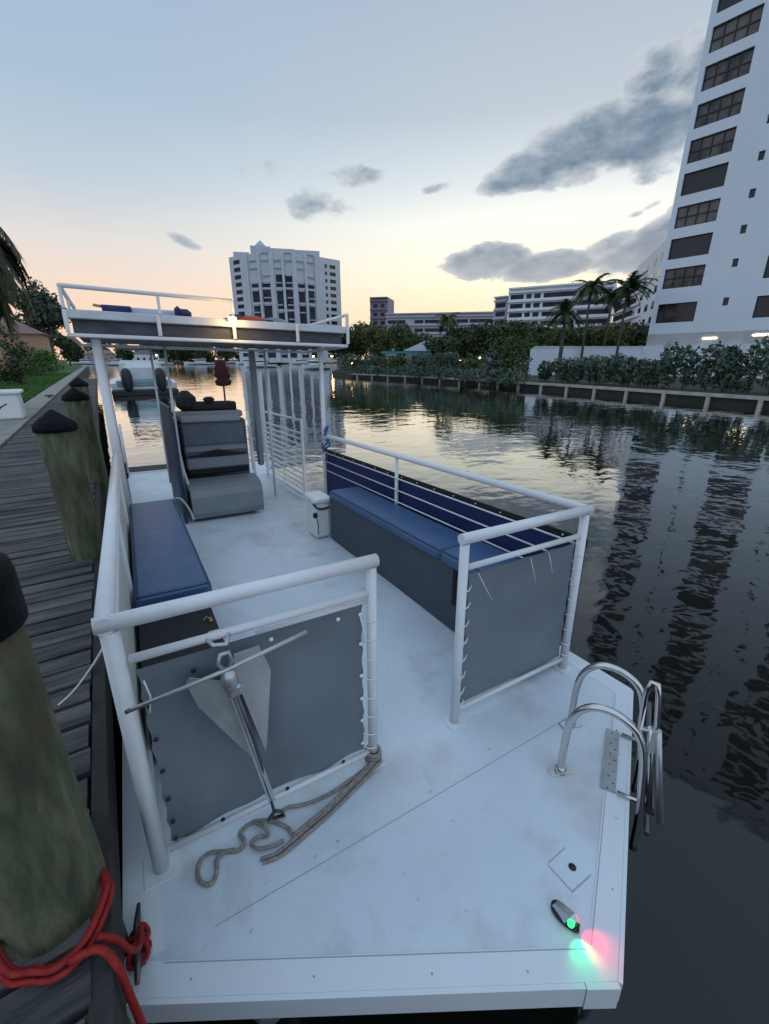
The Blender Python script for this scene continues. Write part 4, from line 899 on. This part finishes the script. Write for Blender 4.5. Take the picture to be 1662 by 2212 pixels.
SH = [(28.4, 63, 2.6, 2.4, leafC, 'bushy waterside shrub right of the roof post'), (31.2, 61, 2.4, 2.4, leafC, 'blue-green shrub by the water below the olive trees'), (34.0, 57, 2.4, 2.2, leafB, 'low shrub behind the seawall left of the teal awning'),
      (37.2, 53, 2.6, 2.3, leafC, 'waterside shrub below the teal awning'), (40.2, 50, 2.7, 2.3, leafC, 'round blue-green shrub below the feathery palm'), (43.4, 46, 2.2, 1.9, leafB, 'low shrub beside the garden lights'), (45.8, 42, 2.6, 1.9, leafC, 'shrub left of the big round shrub')]
for az, r, h_, rad, mt_, lab in SH:
    p = polar(az, r); tree(p.x, p.y, .7, h_, rad, mt_, lab, n=1500, size=.17, group='shrubs along the opposite seawall', cat='shrub', name='shrub', trunk=.08)
p = polar(48.3, 42); tree(p.x, p.y, .6, 4.2, 2.15, leafB, 'big round dark shrub standing at the left end of the low white wall', n=2600, size=.13, cat='shrub', name='round_shrub', trunk=.12)
for az, r in ((29.5, 58), (33, 54.5), (36, 51.5), (38.5, 49), (41.5, 44.5), (44.5, 40.5), (47.2, 36.8)):
    p = polar(az, r); bl = [(p.x+dx, p.y+dy, 1.2, 1.1, 1.3, .65) for dx, dy in ((-1, 1), (0, 0), (1, -1))]; b = MB(); leafcloud(b, bl, 300, .15)
    b = single('ground_shrub', b, leafC, (p.x, p.y, .7), {29.5: 'lowest shrub clump nearest the boat roof post', 33: 'second low clump right of the roof post', 36: 'third low clump along the far seawall', 38.5: 'low clump under the teal awning end', 41.5: 'low clump right of the teal awning', 44.5: 'low clump left of the big round shrub', 47.2: 'low clump at the foot of the big round shrub'}[az], 'shrub', group='low clumps behind the far seawall')
# palms
p = polar(40.2, 66); palm(p.x, p.y, .7, 7.0, 2.1, 'bushy feathery palm in front of the long low apartments', nf=30, th=.14, leaf=.65, mt=leafB, seed=3)
p = polar(53.7, 52); palm(p.x, p.y, .7, 6.3, 2.1, 'grey-trunked royal palm in front of the wide white block', nf=26, th=.2, leaf=.6, droop=.8, mt=leafA, seed=4)
p = polar(56.0, 58); palm(p.x, p.y, .7, 9.4, 2.4, 'tall slim palm, left one of the pair against the sky', nf=26, th=.13, leaf=.6, droop=.75, mt=leafA, seed=5)
p = polar(59.6, 58); palm(p.x, p.y, .7, 9.0, 2.7, 'tall bushy palm, right one of the pair beside the tower', nf=34, th=.14, leaf=.65, droop=.75, mt=leafA, seed=6)
p = polar(58.2, 64); palm(p.x, p.y, .7, 8.8, 2.0, 'slightly shorter palm between the tall pair', nf=22, th=.12, leaf=.5, droop=.75, mt=leafA, seed=8)
# small houses
def house(az, r, w, dp, h_, rh, label, wm_, rm_, rot, nwin=3, z0=.7, pos=None):
    p = pos or polar(az, r); T = Thing('house', (p.x, p.y, z0), label, 'house'); Rm = Matrix.Rotation(rot, 3, 'Z')
    tr_ = lambda x, y, z: tuple(Rm@Vector((x, y, z))+Vector((p.x, p.y, z0)))
    q = [tr_(x, y, 0)[:2] for x, y in ((-w/2, -dp/2), (w/2, -dp/2), (w/2, dp/2), (-w/2, dp/2))]; T.part('wall', MB().prism(q, z0-.2, z0+h_), wm_)
    o = .5; V = [tr_(-w/2-o, -dp/2-o, h_), tr_(w/2+o, -dp/2-o, h_), tr_(w/2+o, dp/2+o, h_), tr_(-w/2-o, dp/2+o, h_), tr_(-w/2+dp*.45, 0, h_+rh), tr_(w/2-dp*.45, 0, h_+rh)]
    T.part('roof', MB().add(V, [(0, 1, 5, 4), (1, 2, 5), (2, 3, 4, 5), (3, 0, 4), (3, 2, 1, 0)]), rm_)
    for i in range(nwin):
        x = -w/2+w*(i+.5)/nwin; b = MB(); q = [tr_(x+a_, y_, 0)[:2] for a_, y_ in ((-.6, -dp/2-.06), (.6, -dp/2-.06), (.6, -dp/2+.1), (-.6, -dp/2+.1))]; T.part('window', b.prism(q, z0+1.0, z0+2.3), glassd)
    return T
house(38.6, 76, 9, 7, 3.0, 1.6, 'small pink-roofed house half hidden in the trees behind the teal awning', bbeige, mat('pale_roof', (.34, .33, .40), .8), R(-35))
aw = Thing('teal_awning', tuple(polar(35.6, 62)), 'flat teal awning on posts behind the far seawall shrubs', 'awning')
p = polar(35.6, 62); aw.part('canopy', MB().box((p.x, p.y, 3.3), (7.5, 2.6, .28), rot=R(-36)), mat('teal_cloth', (.03, .22, .30), .7))
for s_ in (-3, 3): aw.part('post', MB().box((p.x+s_*.8, p.y-s_*.55, 1.95), (.12, .12, 2.5)), whitep)
# garden lights
for az, r, z, lab in ((42.0, 55, 2.2, 'small lit garden lamp, leftmost of three'), (44.4, 54, 2.5, 'brighter lit garden lamp, middle of three'), (44.8, 42.5, 1.5, 'dim garden lamp low behind the seawall')):
    p = polar(az, r); T = Thing('garden_lamp', (p.x, p.y, .7), lab, 'lamp', group='garden lamps on the opposite bank'); T.part('pole', MB().tube([(p.x, p.y, .6), (p.x, p.y, z)], .03, 6), darksteel); T.part('globe', MB().lathe((p.x, p.y, z+.12), [(.02, -.12), (.11, -.05), (.12, .02), (.02, .12)], 10), lampf)

# ------------------------------------------------------------------ left bank: palm, house, tree, dock box
palm(-2.85, 16.2, 1.0, 4.5, 2.6, 'dark drooping feather palm at the left edge of the picture', nf=84, th=.24, leaf=.62, droop=1.6, seed=11, k=14)
tree(-7.3, 112, 1.0, 15.4, 5.2, leafC, 'tall blue-green tree behind the house on the left bank', n=5600, size=.4, trunk=.4)
house(0, 0, 9, 9, 4.9, 2.8, 'peach-coloured house with tiled hip roof on the left bank', housew, rooft, R(88), nwin=3, z0=1.0, pos=Vector((-10.6, 88, 0)))
tree(-4.15, 35, 1.0, 3.4, 1.2, leafA, 'dark clipped shrub in front of the peach house', n=1500, size=.10, cat='shrub', name='dark_shrub', trunk=.12)
for (x, y, h_, r_, lab) in ((-3.55, 16.8, 1.35, 1.0, 'bright green bush behind the white dock box'), (-5.2, 17.6, 1.5, 1.2, 'bright green bush at the far left edge behind the dock box'), (-4.9, 52, 2.6, 1.9, 'bright green bush on the lawn right of the dark shrub'), (-4.6, 66, 2.6, 1.9, 'green bush farther along the lawn beside the house')):
    tree(x, y, 1.0, h_, r_, leafD, lab, n=1500, size=.11, cat='bush', name='green_bush', trunk=.05, group='bright green bushes on the lawn')
tree(-10.5, 130, 1.0, 9, 4, leafB, 'olive tree behind the walkway, right of the tall tree', n=2500, size=.3, trunk=.3)
tree(-5.2, 125, 1.0, 6.5, 3.0, leafA, 'small dark tree at the far end of the walkway', n=1800, size=.28, trunk=.2)
DB = Thing('dock_box', (-2.22, 14.6, 1.046), 'white fibreglass dock box standing on the concrete at the left', 'box')
DB.part('tub', MB().box((-2.22, 14.6, 1.36), (.78, .6, .62), bev=.04), whitep); DB.part('lid', MB().box((-2.22, 14.6, 1.71), (.90, .7, .10), bev=.03), whitep)
DB.part('scribble', MB().box((-2.20, 14.296, 1.38), (.26, .004, .03), M=Matrix.Rotation(R(-30), 3, 'Y')).box((-2.24, 14.296, 1.34), (.14, .004, .02), M=Matrix.Rotation(R(-50), 3, 'Y')), darksteel)
single('dark_bin', MB().box((-2.9, 14.7, 1.36), (.46, .5, .62), bev=.04).box((-2.9, 14.7, 1.70), (.5, .54, .06), bev=.02), black, (-2.9, 14.7, 1.046), 'dark bin standing left of the white dock box', 'bin')
single('dock_cleat', MB().tube([(-2.0, 22.0, 1.12), (-1.95, 22.0, 1.13), (-1.75, 22, 1.13), (-1.7, 22, 1.12)], .03, 6).box((-1.85, 22, 1.085), (.12, .1, .08)), darksteel, (-1.85, 22, 1.05), 'dark mooring cleat on the walkway edge', 'cleat')

# ------------------------------------------------------------------ boats
def moored(name, x, y, L_, W_, rot, label, mt_, cabin=True, engines=0, tower=False, tint=None):
    T = Thing(name, (x, y, 0), label, 'boat', Matrix.Translation((x, y, 0)) @ Matrix.Rotation(rot, 4, 'Z') @ Matrix.Translation((-x, -y, 0)))
    # hull along +Y (bow away), stern at y
    V = []; n_ = 8
    for j in range(n_+1):
        t_ = j/n_; w = W_/2*(1-max(0, t_-.45)**2*3.2); w = max(w, .04); zt = .85+.45*t_**2; yy = y+L_*t_
        V += [(x-w, yy, zt), (x-w*.92, yy, .25+.3*t_), (x, yy-.05, -.25), (x+w*.92, yy, .25+.3*t_), (x+w, yy, zt)]
    F = [(j*5+i, j*5+i+1, (j+1)*5+i+1, (j+1)*5+i) for j in range(n_) for i in range(4)]+[(j*5+4, j*5, (j+1)*5, (j+1)*5+4) for j in range(n_)]+[(0, 4, 3, 2, 1)]
    T.part('hull', MB().add(V, F), mt_)
    if cabin:
        T.part('cabin', MB().box((x, y+L_*.45, 1.55), (W_*.66, L_*.34, 1.3), bev=.2), gel); T.part('windscreen', MB().box((x, y+L_*.45, 1.75), (W_*.68, L_*.35, .42), bev=.05), glassd)
        T.part('hardtop', MB().box((x, y+L_*.40, 2.65), (W_*.62, L_*.3, .1), bev=.04).tube([(x-W_*.25, y+L_*.3, 2.0), (x-W_*.25, y+L_*.3, 2.62)], .04, 6).tube([(x+W_*.25, y+L_*.3, 2.0), (x+W_*.25, y+L_*.3, 2.62)], .04, 6), gel)
    for k_ in range(engines):
        ex = x+(k_-(engines-1)/2)*2.15
        e_ = T.part('outboard_engine', MB().lathe((ex, y-.35, .75), [(.16, -.5), (.26, -.3), (.34, .1), (.36, .6), (.30, .95), (.14, 1.12), (0, 1.14)], 14), engine)
        T.part('engine_leg', MB().box((ex, y-.3, .2), (.16, .3, .9), bev=.05), gel, e_)
    return T
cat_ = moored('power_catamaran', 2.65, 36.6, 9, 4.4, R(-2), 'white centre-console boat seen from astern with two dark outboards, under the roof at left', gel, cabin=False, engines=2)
cat_.part('stern_shade', MB().box((2.65, 36.9, .18), (4.3, 1.6, .5), bev=.1), black)  # black box stands in for the shade under the stern at the waterline
cat_.part('boat_cover', MB().box((2.65, 37.6, 1.5), (2.4, 1.6, 1.5), bev=.35), gel); cat_.part('stern_well', MB().box((2.65, 36.75, .8), (3.6, .4, .5), bev=.1), teal)
cat_.part('leaning_post', MB().box((2.65, 39.4, 1.9), (2.8, 2.2, 1.0), bev=.2), gel)
cat_.part('t_top', MB().box((2.65, 40, 3.2), (2.6, 3, .12), bev=.05).tube([(1.6, 39, 1.5), (1.6, 39, 3.2)], .05, 6).tube([(3.7, 39, 1.5), (3.7, 39, 3.2)], .05, 6), black)
moored('motor_yacht', 47, 138, 10, 3.6, R(95), 'white motor yacht moored at the far end, seen between the roof posts', gel)
fb = [(12, 210, 12, 'white cabin cruiser farthest left below the roof deck'), (28, 216, 11, 'white boat on the far shore left of the red flag'), (46, 220, 13, 'longer white boat on the far shore behind the red flag'), (64, 214, 10, 'white boat on the far shore left of the grey post'),
      (88, 205, 12, 'white yacht on the far shore right of the side gate'), (100, 182, 10, 'small white boat at the right roof post'), (50, 106, 9, 'white cruiser beside the right roof post near the dark trees')]
for i, (x, y, L_, lab) in enumerate(fb): moored('moored_boat', x, y, L_, 3.4, R(80+i*5), lab, gel)
for i, (x, y, lab) in enumerate(((1, 262, 'far white boat nearest the left bank'), (70, 256, 'far white boat in front of the condominium tower'), (108, 240, 'far white boat right of the condominium tower'))): moored('moored_boat', x, y, 13, 4, R(90), lab, gel)
# far shore houses and trees
for i, (x, y, w, wm_, rm_, lab) in enumerate(((2, 285, 14, bbeige, rooft, 'far waterfront house with a reddish roof, leftmost under the canopy'), (24, 288, 12, bwhite, mat('grey_roof', (.12, .12, .13), .8), 'far pale waterfront house second from the left under the canopy'), (118, 272, 14, bwhite, rooft, 'far pale waterfront house right of the condominium tower'))):
    house(0, 0, w, 9, 4.2, 2.2, lab, wm_, rm_, 0, 4, z0=.8, pos=Vector((x, y, 0)))
G2 = 'trees along the far shore'
for i, (x, y, h_, r_, lab) in enumerate(((14, 296, 11, 6, 'far dark tree between the two leftmost houses'), (42, 290, 13, 8, 'far dark tree behind the red flag, left'), (56, 286, 12, 8, 'far dark tree left of the condominium tower base'), (78, 284, 9, 7, 'far dark tree right of the flag in front of the tower'), (98, 280, 9, 7, 'far dark tree at the condominium base, right part'), (134, 262, 12, 8, 'far dark tree behind the right roof post'), (158, 262, 13, 9, 'far tree just left of the nearer bank trees'), (-10, 300, 12, 7, 'far tree behind the left roof post'), (2, 304, 14, 7, 'far tall tree behind the leftmost far house'), (26, 300, 14, 8, 'far tall tree between the left outboard boat and the flag'), (34, 288, 12, 7, 'far tree just left of the furled flag'), (66, 282, 12, 7, 'far tree just right of the furled flag'), (48, 300, 15, 8, 'tallest far tree directly behind the furled flag'), (88, 276, 10, 6, 'far tree in the middle of the condominium base'))):
    tree(x, y, .8, h_, r_, leafA, lab, n=2200, size=.75, group=G2, trunk=.4)
for i, (az, r, z, lab) in enumerate(((25.9, 120, 3.0, 'far orange quay lamp shining right of the roof post'), (23.6, 170, 3.2, 'far warm quay lamp between the roof posts'), (28.3, 66, 1.7, 'warm lamp low on the far seawall point'), (5.8, 255, 4, 'distant pair-like warm lamp above the outboards'))):
    p = polar(az, r); T = Thing('quay_lamp', (p.x, p.y, 0), lab, 'lamp', group='lit quay lamps'); T.part('pole', MB().tube([(p.x, p.y, -1), (p.x, p.y, z)], .06, 6), darksteel); T.part('globe', MB().lathe((p.x, p.y, z+.2), [(.02, -.25), (.22, -.12), (.25, .05), (.02, .25)], 10), lampo if i != 2 else lampf)
